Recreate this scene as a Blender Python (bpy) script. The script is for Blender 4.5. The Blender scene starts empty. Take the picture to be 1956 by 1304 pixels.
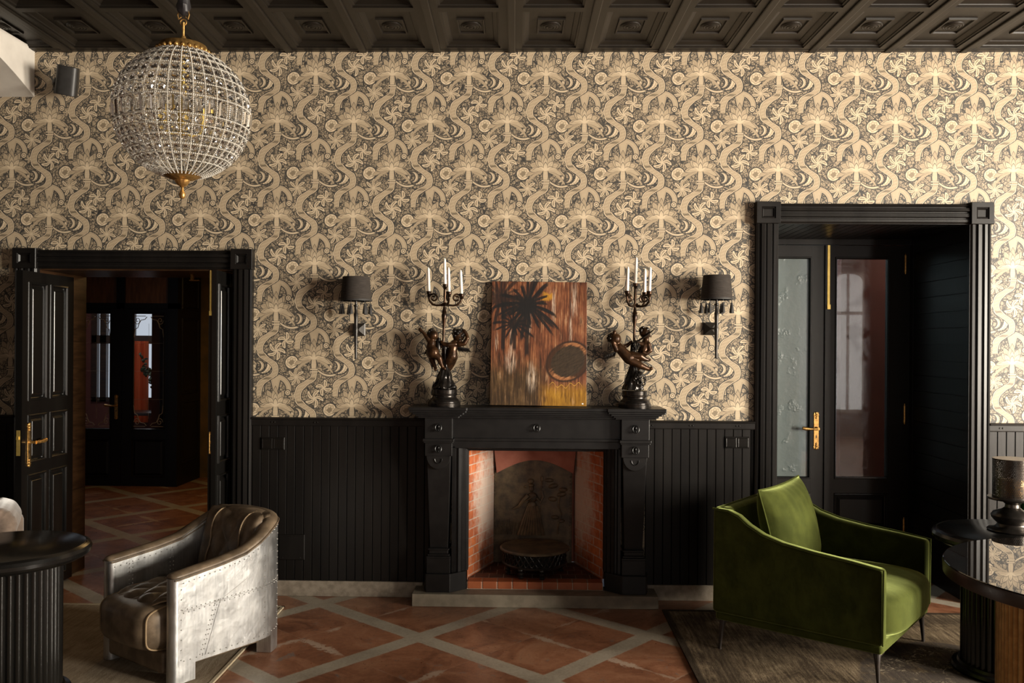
import bpy, bmesh, math, random
from mathutils import Vector, Matrix
from math import sin, cos, pi, radians as R, sqrt, atan2
random.seed(7)
SC = bpy.context.scene
COL = SC.collection
# ------------------------------------------------------------------ camera
YAW, ROLL = R(1.1), 0.0068
fw = Vector((-sin(YAW), cos(YAW), 0)); r0 = Vector((cos(YAW), sin(YAW), 0)); u0 = Vector((0, 0, 1))
rt = cos(ROLL)*r0 + sin(ROLL)*u0; up = -sin(ROLL)*r0 + cos(ROLL)*u0
cd = bpy.data.cameras.new('camera'); cam = bpy.data.objects.new('camera', cd); COL.objects.link(cam)
cam.matrix_world = Matrix(((rt.x, up.x, -fw.x, 0), (rt.y, up.y, -fw.y, -5.83), (rt.z, up.z, -fw.z, 1.705), (0, 0, 0, 1)))
cd.sensor_width = 36; cd.lens = 1650/1956*36; cd.shift_y = 6/1956; cd.clip_start = .05
SC.camera = cam
# ------------------------------------------------------------------ world, daylight, exposure
w = bpy.data.worlds.new('world'); SC.world = w; w.use_nodes = True
w.node_tree.nodes['Background'].inputs[0].default_value = (.62, .72, .9, 1)
w.node_tree.nodes['Background'].inputs[1].default_value = .25
vs = SC.view_settings; vs.view_transform = 'Standard'; vs.look = 'None'; vs.gamma = 1; vs.exposure = .8
def area(name, loc, rot, sx, sy, power, col, spread=180):
    d = bpy.data.lights.new(name, 'AREA'); d.shape = 'RECTANGLE'; d.size = sx; d.size_y = sy; d.energy = power; d.color = col
    d.spread = R(spread)
    o = bpy.data.objects.new(name, d); COL.objects.link(o); o.location = loc; o.rotation_euler = rot; return o
DAY = (1.0, .915, .78)
# daylight standing in the two windows of the right-hand wall and in the narrow one of the front wall (each lamp fills its opening)
area('daylight_near_wall', (7.72, -3.9, 1.95), (0, R(90), 0), 2.4, 1.6, 860, DAY)
area('daylight_middle', (7.72, -6.2, 1.95), (0, R(90), 0), 2.4, 1.6, 820, DAY)
area('daylight_narrow', (6.08, -9.12, 1.8), (R(90), 0, 0), .66, 2.6, 34, (1, .95, .88))
# window in the wall behind the camera
area('daylight_behind', (1.2, -9.12, 1.9), (R(90), 0, 0), 2.2, 2.2, 15, (1, .93, .82))
# ------------------------------------------------------------------ node helper
class NB:
    def __init__(s, m): s.m = m; s.t = m.node_tree; s.bs = s.t.nodes['Principled BSDF']
    def node(s, typ, **kw):
        n = s.t.nodes.new(typ)
        for k, v in kw.items(): setattr(n, k, v)
        return n
    def link(s, a, b): s.t.links.new(a.s if isinstance(a, V) else a, b)
    def put(s, x, sock):
        if isinstance(x, V): s.t.links.new(x.s, sock)
        else: sock.default_value = x
    def math(s, op, a, b=None, c=None, clamp=False):
        n = s.node('ShaderNodeMath', operation=op, use_clamp=clamp)
        s.put(a, n.inputs[0])
        if b is not None: s.put(b, n.inputs[1])
        if c is not None: s.put(c, n.inputs[2])
        return V(s, n.outputs[0])
    def coords(s, which='Object'):
        n = s.node('ShaderNodeTexCoord'); x = s.node('ShaderNodeSeparateXYZ'); s.t.links.new(n.outputs[which], x.inputs[0])
        return [V(s, o) for o in x.outputs]
    def xyz(s, x, y, z=0.):
        n = s.node('ShaderNodeCombineXYZ')
        for v, i in zip((x, y, z), n.inputs): s.put(v, i)
        return V(s, n.outputs[0])
    def noise(s, vec, scale=5, detail=3, rough=.55, dist=0):
        n = s.node('ShaderNodeTexNoise'); s.link(vec, n.inputs['Vector'])
        n.inputs['Scale'].default_value = scale; n.inputs['Detail'].default_value = detail
        n.inputs['Roughness'].default_value = rough; n.inputs['Distortion'].default_value = dist
        return V(s, n.outputs[0])
    def voro(s, vec, scale=5, feature='F1', rnd=1.):
        n = s.node('ShaderNodeTexVoronoi', feature=feature); s.link(vec, n.inputs['Vector'])
        n.inputs['Scale'].default_value = scale; n.inputs['Randomness'].default_value = rnd
        return V(s, n.outputs['Distance'])
    def ss(s, x, a, b):                     # smoothstep, a may exceed b
        n = s.node('ShaderNodeMapRange', interpolation_type='SMOOTHSTEP'); s.put(x, n.inputs[0])
        if a < b: vals = (a, b, 0, 1)
        else: vals = (b, a, 1, 0)
        for i, v in enumerate(vals): n.inputs[i+1].default_value = v
        return V(s, n.outputs[0])
    def curve(s, x, pts):                   # x in 0..1, y in 0..1
        n = s.node('ShaderNodeFloatCurve'); c = n.mapping.curves[0]
        while len(c.points) < len(pts): c.points.new(.5, .5)
        for p, q in zip(c.points, pts): p.location = q
        n.mapping.update(); s.put(x, n.inputs['Value']); return V(s, n.outputs[0])
    def ramp(s, x, stops, interp='LINEAR'):
        n = s.node('ShaderNodeValToRGB'); e = n.color_ramp.elements; n.color_ramp.interpolation = interp
        while len(e) < len(stops): e.new(.5)
        for q, (p, c) in zip(e, stops): q.position = p; q.color = (*c, 1)
        s.put(x, n.inputs[0]); return V(s, n.outputs[0])
    def mix(s, f, a, b):
        n = s.node('ShaderNodeMix', data_type='RGBA'); s.put(f, n.inputs[0])
        for v, i in ((a, 6), (b, 7)):
            if isinstance(v, V): s.link(v, n.inputs[i])
            else: n.inputs[i].default_value = (*v, 1)
        return V(s, n.outputs[2])
    def bump(s, h, strength=.3, dist=.01):
        n = s.node('ShaderNodeBump'); n.inputs['Strength'].default_value = strength; n.inputs['Distance'].default_value = dist
        s.link(h, n.inputs['Height']); s.t.links.new(n.outputs[0], s.bs.inputs['Normal'])
    def color(s, c): s.put(c if isinstance(c, V) else (*c, 1), s.bs.inputs['Base Color'])
    def rough(s, x): s.put(x, s.bs.inputs['Roughness'])
class V:
    def __init__(s, nb, sock): s.nb = nb; s.s = sock
    def __add__(s, o): return s.nb.math('ADD', s, o)
    __radd__ = __add__
    def __sub__(s, o): return s.nb.math('SUBTRACT', s, o)
    def __rsub__(s, o): return s.nb.math('SUBTRACT', o, s)
    def __mul__(s, o): return s.nb.math('MULTIPLY', s, o)
    __rmul__ = __mul__
    def __truediv__(s, o): return s.nb.math('DIVIDE', s, o)
    def abs(s): return s.nb.math('ABSOLUTE', s)
    def floor(s): return s.nb.math('FLOOR', s)
    def sin(s): return s.nb.math('SINE', s)
    def cos(s): return s.nb.math('COSINE', s)
    def round(s): return s.nb.math('ROUND', s)
    def sqrt(s): return s.nb.math('SQRT', s)
    def min(s, o): return s.nb.math('MINIMUM', s, o)
    def max(s, o): return s.nb.math('MAXIMUM', s, o)
    def atan2(s, o): return s.nb.math('ARCTAN2', s, o)
    def lt(s, o): return s.nb.math('LESS_THAN', s, o)
    def gt(s, o): return s.nb.math('GREATER_THAN', s, o)
    def pow(s, o): return s.nb.math('POWER', s, o)
def newmat(name, col=(.5, .5, .5), rough=.5, metal=0., spec=.5, **kw):
    m = bpy.data.materials.new(name); m.use_nodes = True; b = m.node_tree.nodes['Principled BSDF']
    b.inputs['Base Color'].default_value = (*col, 1); b.inputs['Roughness'].default_value = rough
    b.inputs['Metallic'].default_value = metal; b.inputs['Specular IOR Level'].default_value = spec
    for k, v in kw.items(): b.inputs[k.replace('_', ' ')].default_value = v
    return m
def varied(name, c1, c2, scale=6, rough=.5, metal=0., spec=.5, stretch=(1, 1, 1), bump=0., bscale=None, rr=0., **kw):
    m = newmat(name, c1, rough, metal, spec, **kw); n = NB(m); x, y, z = n.coords()
    v = n.xyz(x*stretch[0], y*stretch[1], z*stretch[2]); f = n.noise(v, scale, 4)
    n.color(n.mix(n.ss(f, .3, .7), c1, c2))
    if rr: n.rough(f*rr + (rough - rr/2))
    if bump: n.bump(n.noise(v, bscale or scale*3, 3), bump, .004)
    return m
# ------------------------------------------------------------------ mesh helper
class MB:
    def __init__(s): s.v = []; s.f = []
    def add(s, vs, fs):
        b = len(s.v); s.v += [tuple(p) for p in vs]; s.f += [tuple(b+i for i in f) for f in fs]; return s
    def xf(s, M, start=0):
        s.v[start:] = [tuple(M @ Vector(p)) for p in s.v[start:]]; return s
    def box(s, x0, x1, y0, y1, z0, z1):
        return s.add([(x, y, z) for z in (z0, z1) for y in (y0, y1) for x in (x0, x1)],
                     [(0, 2, 3, 1), (4, 5, 7, 6), (0, 1, 5, 4), (2, 6, 7, 3), (0, 4, 6, 2), (1, 3, 7, 5)])
    def prism(s, poly, fn, h0, h1):         # poly of (u,w); fn(u,w,h)->xyz
        n = len(poly)
        return s.add([fn(u, q, h0) for u, q in poly] + [fn(u, q, h1) for u, q in poly],
                     [tuple(range(n)), tuple(range(2*n-1, n-1, -1))] + [(i, i+n, (i+1) % n+n, (i+1) % n) for i in range(n)])
    def rings(s, rect, prof, fn, cap=True, hole=False):
        u0_, u1_, w0_, w1_ = rect; vs = []; fs = []
        for d, h in prof:
            vs += [fn(u0_+d, w0_+d, h), fn(u1_-d, w0_+d, h), fn(u1_-d, w1_-d, h), fn(u0_+d, w1_-d, h)]
        for k in range(len(prof)-1):
            for i in range(4): fs.append((4*k+i, 4*k+(i+1) % 4, 4*k+4+(i+1) % 4, 4*k+4+i))
        if cap: k = 4*(len(prof)-1); fs.append((k, k+1, k+2, k+3))
        return s.add(vs, fs)
    def lathe(s, prof, n=32, c=(0, 0, 0), ax=None, a0=0., a1=2*pi, rf=None):
        full = abs(a1-a0-2*pi) < 1e-6; m = n if full else n+1; vs = []; fs = []
        for r, z in prof:
            for i in range(m):
                a = a0 + (a1-a0)*i/n; q = r*(rf(a, z) if rf else 1)
                vs.append((q*cos(a), q*sin(a), z))
        for k in range(len(prof)-1):
            for i in range(n):
                j = (i+1) % m; fs.append((k*m+i, k*m+j, k*m+m+j, k*m+m+i))
        if full:
            if prof[0][0] > 1e-6: fs.append(tuple(range(n-1, -1, -1)))
            if prof[-1][0] > 1e-6: fs.append(tuple((len(prof)-1)*m+i for i in range(n)))
        M = Matrix.Translation(c)
        if ax is not None: M = M @ Vector(ax).to_track_quat('Z', 'Y').to_matrix().to_4x4()
        return s.add([M @ Vector(p) for p in vs], fs)
    def tube(s, path, rad, n=8, closed=False, sq=None):
        P = [Vector(p) for p in path]; L = len(P); rad = rad if isinstance(rad, (list, tuple)) else [rad]*L
        vs = []; fs = []; prev = None
        for i in range(L):
            t = (P[(i+1) % L]-P[i-1]) if closed else (P[min(i+1, L-1)]-P[max(i-1, 0)])
            if t.length < 1e-9: t = Vector((0, 0, 1))
            t.normalize()
            if prev is None:
                a = Vector((0, 0, 1)) if abs(t.z) < .9 else Vector((1, 0, 0)); nrm = (a - t*a.dot(t)).normalized()
            else: nrm = (prev - t*prev.dot(t)).normalized()
            prev = nrm; b = t.cross(nrm)
            for k in range(n):
                a = 2*pi*(k+.5)/n; vs.append(P[i] + rad[i]*(cos(a)*nrm*(sq or 1) + sin(a)*b))
        for i in range(L if closed else L-1):
            j = (i+1) % L
            for k in range(n): fs.append((i*n+k, i*n+(k+1) % n, j*n+(k+1) % n, j*n+k))
        if not closed: fs += [tuple(range(n-1, -1, -1)), tuple((L-1)*n+k for k in range(n))]
        return s.add(vs, fs)
    def ell(s, c, r, nu=16, nv=10, e1=1., e2=1., M=None):       # superellipsoid
        sg = lambda x, e: math.copysign(abs(x)**e, x); vs = []; fs = []
        r = r if isinstance(r, (list, tuple)) else (r, r, r)
        for j in range(nv+1):
            ph = -pi/2 + pi*j/nv
            for i in range(nu):
                a = 2*pi*i/nu
                vs.append((r[0]*sg(cos(ph), e1)*sg(cos(a), e2), r[1]*sg(cos(ph), e1)*sg(sin(a), e2), r[2]*sg(sin(ph), e1)))
        for j in range(nv):
            for i in range(nu):
                k = (i+1) % nu; fs.append((j*nu+i, j*nu+k, j*nu+nu+k, j*nu+nu+i))
        X = Matrix.Translation(c)
        if M is not None: X = X @ M.to_4x4()
        return s.add([X @ Vector(p) for p in vs], fs)
    def extr(s, prof, a, b, U, W):          # profile (p,q) swept from a to b; U, W directions
        a = Vector(a); b = Vector(b); U = Vector(U); W = Vector(W); n = len(prof)
        return s.add([a+p*U+q*W for p, q in prof] + [b+p*U+q*W for p, q in prof],
                     [tuple(range(n)), tuple(range(2*n-1, n-1, -1))] + [(i, (i+1) % n, (i+1) % n+n, i+n) for i in range(n)])
    def caps(s, pts):                       # chain of spheres and tapered limbs for remeshed figures
        for (p, r) in pts: s.ell(p, r, 12, 8)
        for (p, r), (q, t) in zip(pts, pts[1:]): s.tube([p, q], [r, t], 12)
        return s
    def build(s, name, m, parent=None, smooth=True, bevel=0., seg=2, sub=0, ang=38, loc=None, weld=False):
        me = bpy.data.meshes.new(name); me.from_pydata(s.v, [], s.f)
        bm = bmesh.new(); bm.from_mesh(me)
        if weld: bmesh.ops.remove_doubles(bm, verts=bm.verts, dist=1e-5)
        bmesh.ops.recalc_face_normals(bm, faces=bm.faces); bm.to_mesh(me); bm.free()
        me.materials.append(m)
        if smooth:
            me.polygons.foreach_set('use_smooth', [True]*len(me.polygons)); me.set_sharp_from_angle(angle=R(ang))
        o = bpy.data.objects.new(name, me); COL.objects.link(o)
        if parent is not None: o.parent = parent
        if loc: o.location = loc
        if bevel:
            b = o.modifiers.new('bevel', 'BEVEL'); b.width = bevel; b.segments = seg; b.limit_method = 'ANGLE'; b.angle_limit = R(40); b.harden_normals = smooth
        if sub:
            b = o.modifiers.new('sub', 'SUBSURF'); b.levels = b.render_levels = sub
        return o
def tag(o, label=None, cat=None, group=None, kind=None):
    if label: o['label'] = label
    if cat: o['category'] = cat
    if group: o['group'] = group
    if kind: o['kind'] = kind
    return o
def thing(name, label, cat, loc=(0, 0, 0), rz=0., group=None, kind=None):
    o = bpy.data.objects.new(name, None); COL.objects.link(o); o.location = loc; o.rotation_euler = (0, 0, rz); o.empty_display_size = .1
    return tag(o, label, cat, group, kind)
def copy_tree(o, parent=None):
    c = o.copy(); COL.objects.link(c)
    if parent is not None: c.parent = parent
    for ch in list(o.children): copy_tree(ch, c)
    return c
XZ = lambda y0, s=-1: (lambda u, q, h: (u, y0 + s*h, q))        # plate facing -Y at depth y0, h rises toward the viewer
# ------------------------------------------------------------------ materials
BLK = (.0085, .0075, .007)
black = varied('black satin paint', (.0062, .0054, .005), (.0095, .008, .007), 9, .36, stretch=(1, 1, .12), bump=.08, bscale=40, rr=.12, spec=.26)
blackgloss = varied('black gloss lacquer', (.0045, .004, .0038), (.0065, .006, .0052), 7, .22, stretch=(1, 1, .2), bump=.03, bscale=30)
ceilmat = varied('dark stained ceiling wood', (.008, .0061, .0043), (.0135, .0102, .0072), 5, .44, stretch=(1, .15, 1), bump=.1, bscale=30, spec=.35)
mantelm = varied('black polished stone', (.0055, .005, .005), (.009, .0082, .008), 14, .36, spec=.32, bump=.03, bscale=60)
brass = varied('brass', (.60, .42, .11), (.72, .52, .16), 20, .40, .75)
agedbrass = varied('aged brass', (.40, .22, .07), (.68, .40, .13), 60, .34, .85, bump=.25, bscale=150)
iron = varied('black iron', (.02, .018, .016), (.038, .033, .029), 40, .34, .5, bump=.15, bscale=120)
plaster = varied('white plaster', (.50, .46, .41), (.60, .56, .50), 4, .8, spec=.2, bump=.1, bscale=20)
stone = varied('grey stone', (.20, .165, .125), (.32, .27, .21), 22, .55, spec=.35, bump=.15, bscale=90)
slabm = varied('hearth stone', (.16, .135, .10), (.23, .195, .145), 14, .5, spec=.35, bump=.12, bscale=90)
darkwood = varied('dark brown wood', (.022, .010, .005), (.055, .026, .011), 5, .35, stretch=(1, 1, 9), bump=.1, bscale=30)
amberwood = varied('amber wood', (.11, .05, .015), (.20, .09, .028), 6, .4, stretch=(5, 5, 1))
velvet = newmat('green velvet', (.09, .105, .02), .85, 0, .08, Sheen_Weight=1., Sheen_Roughness=.38)
velvet.node_tree.nodes['Principled BSDF'].inputs['Sheen Tint'].default_value = (.50, .57, .19, 1)
n = NB(velvet); x, y, z = n.coords(); f = n.noise(n.xyz(x, y, z), 7, 4, .6)
n.color(n.mix(n.ss(f, .35, .65), (.030, .036, .0065), (.050, .058, .011))); n.bump(n.noise(n.xyz(x, y, z), 14, 3), .12, .02)
taupe = varied('taupe velvet', (.11, .078, .058), (.18, .13, .098), 16, .8, spec=.2, Sheen_Weight=.5)
leather = varied('worn brown leather', (.085, .060, .038), (.20, .145, .094), 11, .42, spec=.4, bump=.12, bscale=70, rr=.15)
piping = varied('pale leather piping', (.25, .17, .09), (.32, .22, .12), 30, .5)
alu = newmat('riveted aluminium sheet', (.62, .62, .60), .34, 1.)
n = NB(alu); x, y, z = n.coords(); v = n.xyz(x, y, z)
f = n.noise(n.xyz(x*3., y*3., z*1.2), 5, 5, .65)*.6 + n.noise(n.xyz(x*26., y*26., z*1.5), 4, 3, .6)*.4; n.color(n.ramp(f, [(.3, (.38, .385, .39)), (.52, (.58, .58, .575)), (.72, (.72, .715, .70))]))
n.rough(n.noise(v, 11, 4)*.3 + .28); n.bump(n.noise(v, 16, 3, .5), .22, .012)
wax = newmat('white candle wax', (.82, .80, .74), .5, 0, .4, Subsurface_Weight=.15)
shade_m = varied('charcoal lamp fabric', (.026, .021, .018), (.040, .033, .028), 90, .85, spec=.2, stretch=(.3, .3, 3), bump=.2, bscale=200)
tassel_m = varied('black thread', (.012, .010, .009), (.022, .019, .017), 60, .7, stretch=(3, 3, .4))
bronze = varied('dark patinated bronze', (.020, .012, .008), (.060, .030, .014), 22, .3, .75, rr=.15)
bronzelight = varied('brown bronze', (.024, .012, .006), (.075, .034, .014), 26, .30, .6)
bronzedark = varied('black bronze', (.016, .014, .013), (.032, .027, .023), 30, .22, .7)
rubber = varied('matte black plastic', (.012, .011, .010), (.017, .016, .015), 30, .45)
orange = varied('orange curtain cloth', (.55, .10, .03), (.75, .16, .05), 3, .8, stretch=(9, 9, .3))
leafm = varied('dark green leaves', (.02, .03, .012), (.05, .06, .025), 20, .6)
redwall = varied('red brown wall', (.12, .035, .026), (.15, .045, .033), 3, .6)
palewall = varied('pale blue grey wall', (.42, .50, .50), (.50, .57, .56), 3, .7)
greenglass = newmat('green bottle glass', (.006, .028, .008), .08, 0, .5)
skyem = newmat('window daylight', (.0, .0, .0), .5)
b = skyem.node_tree.nodes['Principled BSDF']; b.inputs['Emission Color'].default_value = (.8, .88, 1, 1); b.inputs['Emission Strength'].default_value = .55
crystal = newmat('cut crystal', (1, 1, 1), .04, 0, .5, Transmission_Weight=1., IOR=1.5)
bead_m = varied('glass beads', (.34, .315, .275), (.50, .47, .415), 60, .25, spec=.6)
# wallpaper ------------------------------------------------------------
def wallpaper_mat():
    m = newmat('cream and charcoal floral wallpaper', rough=.46, spec=.4); n = NB(m); X, Y, Z = n.coords()
    P = (X + 1.455)*1153.; Q = (3.565 - Z)*1153.
    def fold(cx, cy):
        p = P - cx; i = (p/300.).round(); lx = p - i*300.
        ph = Q - cy + (i - (i/2.).floor()*2.)*370.
        return lx, ph - (ph/740.).round()*740.
    vec = n.xyz(P*.01, Q*.01)
    wob = n.noise(vec, 4.5, 2)
    def over(t, mask, val): return t + mask*(val - t)
    # dense small flowers and leaves on the dark ground
    d = n.voro(vec, 3.3, 'F1'); de = n.voro(vec, 3.3, 'DISTANCE_TO_EDGE'); d2 = n.voro(vec, 8.4, 'DISTANCE_TO_EDGE'); d3 = n.voro(vec, 8.4, 'F1')
    t = n.ss(de, .03, .09)*.62
    t = t*(n.ss(d2, .02, .09)*.75 + .25); t = over(t, n.ss(d3, .22, .14)*n.ss(de, .06, .12), .72)
    t = over(t, n.ss(d, .30, .25), .08); t = over(t, n.ss(d, .20, .15), .74); t = over(t, n.ss(d, .085, .05), .25)
    t = over(t, n.ss(n.noise(vec, 1.6, 3, .6), .56, .62)*n.ss(d, .26, .34)*.75, .07)
    bg = t
    # feather scrolls
    def crescent(t, cx, cy, r, wd, flip=1., a=0.):
        lx, ly = fold(cx, cy); lx = lx*flip
        rr = (lx*lx + ly*ly).sqrt(); an = (ly + a).atan2(lx)
        env = n.ss(an.abs(), 2.1, .3)*wd; e = (rr - r).abs()
        t = over(t, n.ss(e - env - 8., 2., -2.)*n.ss(an.abs(), 2.1, 1.9), .05)
        ser = (an*11.).sin()*4.
        t = over(t, n.ss(e - env + ser.abs(), 2., -1.)*n.ss(an.abs(), 2.0, 1.8), .88)
        return over(t, n.ss((rr - r - 4.).abs(), 5., 1.)*n.ss(an.abs(), 1.5, 1.2), .55)
    lx, ly = fold(125, 172); st_ = (ly + lx*lx*.0045 - 4.).abs(); t = over(t, n.ss(st_, 14., 11.)*n.ss(lx.abs(), 120., 112.), .05); t = over(t, n.ss(st_, 8., 6.)*n.ss(lx.abs(), 115., 108.), .8)
    t = crescent(t, 185, 92, 66., 18.); t = crescent(t, 160, 104, 38., 12.); t = crescent(t, 95, 100, 40., 12.)
    # star leaves
    def star(t, cx, cy, rad, k, rot, col=.9, tw=.012, pw=1.5):
        lx, ly = fold(cx, cy); r = (lx*lx + ly*ly).sqrt(); an = lx.atan2(ly) + rot + r*tw
        lob = (an*(k/2.)).cos().abs(); pet = lob.pow(pw)*rad
        t = over(t, n.ss(r - pet - 10., 2., -2.), .05)
        t = over(t, n.ss(r - pet, 2., -2.), col)
        return over(t, n.ss(lob, .955, .985)*n.ss(r, 10., 18.)*n.ss(r, rad*.9, rad*.7), .38)
    t = star(t, 5, 355, 74., 5., .3); t = star(t, 78, 272, 64., 4., .9, .86, -.012); t = star(t, -140, 190, 74., 7., .2, .8, .004, 1.1)
    t = star(t, 138, -30, 36., 5., 1.1, .72)
    # round fruit
    lx, ly = fold(-170, 70); r = (lx*lx + ly*ly + (lx*-1. + ly).max(0.)*(-14.)).abs().sqrt(); an = lx.atan2(ly)
    t = over(t, n.ss(r, 56., 51.), .05); t = over(t, n.ss(r, 47., 43.), .92)
    q = r + (an*7.).sin()*4.; t = over(t, n.ss(q, 36., 33.), .52); t = over(t, n.ss(q, 30., 27.), .80); q2 = r + (an*6.).sin()*4.; t = over(t, n.ss(q2, 18., 15.), .42)
    # arched crest over the palm with two openings
    lx, ly = fold(0, 0)
    ax_ = lx + 4.; ay = (ly + 84.)*1.08; ra = (ax_*ax_ + ay*ay).sqrt(); topm = n.ss(ly, -62., -68.)
    hub = (lx.abs() - 30. + (ly + 130.)*.22).max(ly + 50.).max(ra - 110.)
    ring = ((ra - 108.).abs() - 19.).max(ly + 66.); arch = ring.min(hub)
    t = over(t, n.ss(arch, 9., 6.), .05); t = over(t, n.ss(arch, 1.5, -1.5), .88); t = over(t, n.ss(arch, -3., -5.), .40); t = over(t, n.ss(arch, -6., -8.), .68)
    t = over(t, n.ss(((ra*.30).sin()).abs(), .22, .08)*n.ss(arch, -2., -5.)*.85, .5)
    qx, qy = lx - 96., ly + 58.; rq = (qx*qx + qy*qy).sqrt(); t = over(t, n.ss(rq, 27., 24.), .05); t = over(t, n.ss(rq, 21., 18.), .9); t = over(t, n.ss((rq - 10.).abs(), 4., 2.), .3)
    # meandering stem
    u = ly/740. + .5
    key = [(-370, -118), (-340, -97), (-310, -55), (-280, -18), (-245, -2), (-210, -8), (-180, -45), (-150, -92), (-115, -122), (-60, -135), (-15, -130), (15, -90), (40, -20), (70, 0), (180, 0), (215, -28), (260, -92), (300, -118), (335, -126), (370, -118)]
    sx = n.curve(u, [((a+370)/740, (b_+150)/300) for a, b_ in key])*300. - 150.
    wk = [(-370, 25), (-310, 36), (-280, 31), (-245, 24), (-210, 26), (-165, 40), (-120, 29), (-60, 25), (70, 22), (180, 22), (225, 38), (260, 37), (300, 28), (370, 25)]
    hw = n.curve(u, [((a+370)/740, b_/60) for a, b_ in wk])*60.
    sm = n.ss(((ly - 18.).abs()), 44., 54.)
    e = (lx - sx).abs()/hw
    t = over(t, n.ss(e, 1.30, 1.18)*sm, .05); t = over(t, n.ss(e, 1.03, .95)*sm, .92)
    t = over(t, n.ss(e, .80, .72)*sm, .30); t = over(t, n.ss(e, .70, .62)*sm, .62 + n.ss((ly*.26 + lx*.1).sin(), .6, .9)*.10 - n.ss((ly*.034 + 1.).sin(), .93, .99)*.3)
    # palm with pointed drooping leaves
    dl = ly - lx*lx*.0036; py = 58. - dl; pr = (lx*lx + py*py).sqrt(); pa = lx.atan2(py)
    def fan(t, k, rad, amp, col, ph, amax):
        x_ = (pa + ph)*(k/(2*pi)); tri = 1. - ((x_ - (x_ + .5).floor()).abs()*2.)
        e = pr - (tri.pow(.8)*amp + rad); am = n.ss(pa.abs(), amax + .06, amax)
        t = over(t, n.ss(e, 8., 5.)*am, .12); t = over(t, n.ss(e, 1.5, -1.5)*am, col)
        t = over(t, n.ss(tri, .14, .04)*n.ss(e, -1., -6.)*am*n.ss(pr, 22., 40.), .30)
        return over(t, n.ss(tri, .90, .98)*n.ss(e, -4., -10.)*am*n.ss(pr, 25., 45.)*.6, .45)
    t = fan(t, 15., 94., 70., .62, .0, 1.72); t = fan(t, 13., 74., 62., .70, .14, 1.42); t = fan(t, 11., 54., 56., .78, 0., 1.1); t = fan(t, 7., 30., 40., .88, 0., .9)
    t = over(t, n.ss(((pa*31.).sin()).abs(), .30, .10)*n.ss(pr, 34., 50.)*n.ss(pr, 150., 110.)*n.ss(pa.abs(), 1.7, 1.6)*.55, .42)
    bx = lx.abs(); tk = n.ss((ly - 92.).abs(), 40., 36.); wv = 26. + (ly - 92.).abs()*-.10
    t = over(t, n.ss(bx - wv, 3., -1.)*tk, .12); dm = ((lx + ly)*.35).sin()*((lx - ly)*.35).sin()
    t = over(t, n.ss(bx - wv + 6., 2., -2.)*tk, .62 + n.ss(dm, -.1, .2)*.28)
    for yy in (128., 148.): t = over(t, n.ss((ly - yy).abs(), 7., 5.)*n.ss(bx, 36., 32.), .05); t = over(t, n.ss((ly - yy).abs(), 4.5, 3.)*n.ss(bx, 33., 29.), .9)
    t = t + (n.noise(n.xyz(X*300., Z*30.), 3, 2) - .5)*.14 + (wob - .5)*.06
    n.color(n.ramp(t, [(0., (.036, .034, .032)), (.12, (.060, .055, .048)), (.42, (.215, .168, .112)), (.60, (.365, .285, .190)), (.90, (.59, .475, .33)), (1., (.65, .53, .375))]))
    n.rough(.50 - t*.10); n.bump(n.noise(n.xyz(X*90., Z*90.), 4, 2), .05, .001); return m
wallpaper = wallpaper_mat()
# floor ------------------------------------------------------------
def floor_mat():
    m = newmat('red marble floor with grey bands', rough=.28, spec=.45); n = NB(m); X, Y, Z = n.coords()
    a, b_ = X + .626, Y + .819; c_, s_ = cos(R(-41)), sin(R(-41)); p = .955
    u = (a*c_ + b_*s_)/p; v_ = (b_*c_ - a*s_)/p
    vec = n.xyz(X, Y); ns = n.noise(vec, 26, 4, .7)
    fu = (u - (u + .5).floor()).abs()*p; fv = (v_ - (v_ + .5).floor()).abs()*p
    band = n.ss(fu.min(fv), .0565, .0545)
    ju = (fu - p/2).abs(); jv = (fv - p/2).abs(); jd = ju.min(jv)
    tu, tv = (u*2.).floor(), (v_*2.).floor(); th = ((tu*12.9898 + tv*78.233).sin()*43758.5)
    th = th - th.floor()
    off = n.xyz(X + th*7., Y + th*3.); nz = n.noise(off, 3.2, 6, .68, 1.2); fine = n.noise(off, 34, 4, .7)
    red = n.ramp(nz*.75 + fine*.25, [(.28, (.075, .030, .016)), (.42, (.185, .074, .038)), (.52, (.27, .115, .06)), (.62, (.34, .165, .092)), (.70, (.21, .11, .07)), (.8, (.34, .25, .175))])
    red = n.mix(n.ss(n.noise(off, 6.5, 5, .75, .8), .60, .68)*.7, red, (.16, .145, .13))
    red = n.mix(n.ss(n.noise(off, 60, 2), .68, .74), red, (.05, .025, .018))
    chip = n.noise(vec, 34, 8, .78); cover = n.ss(n.noise(vec, 2.3, 2), .46, .62)
    red = n.mix(n.ss(jd - cover*.20*(chip - .38).max(0.), .003, .0)*(.35 + cover*.65), red, (.42, .30, .22))
    gr = n.ramp(n.noise(vec, 55, 5, .7)*.5 + n.noise(vec, 5, 4)*.5, [(.3, (.21, .175, .13)), (.5, (.33, .28, .215)), (.7, (.43, .37, .29))])
    edge = n.ss((fu.min(fv) - .0565).abs(), .007*1.0, .0)*n.ss(chip, .42, .6)
    col = n.mix(edge*.7, n.mix(band, red, gr), (.40, .32, .24))
    n.color(col); n.rough(ns*.22 + .2 + band*.08); n.bump(ns*.4 + chip*.6, .06, .004); return m
floorm = floor_mat()
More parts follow.
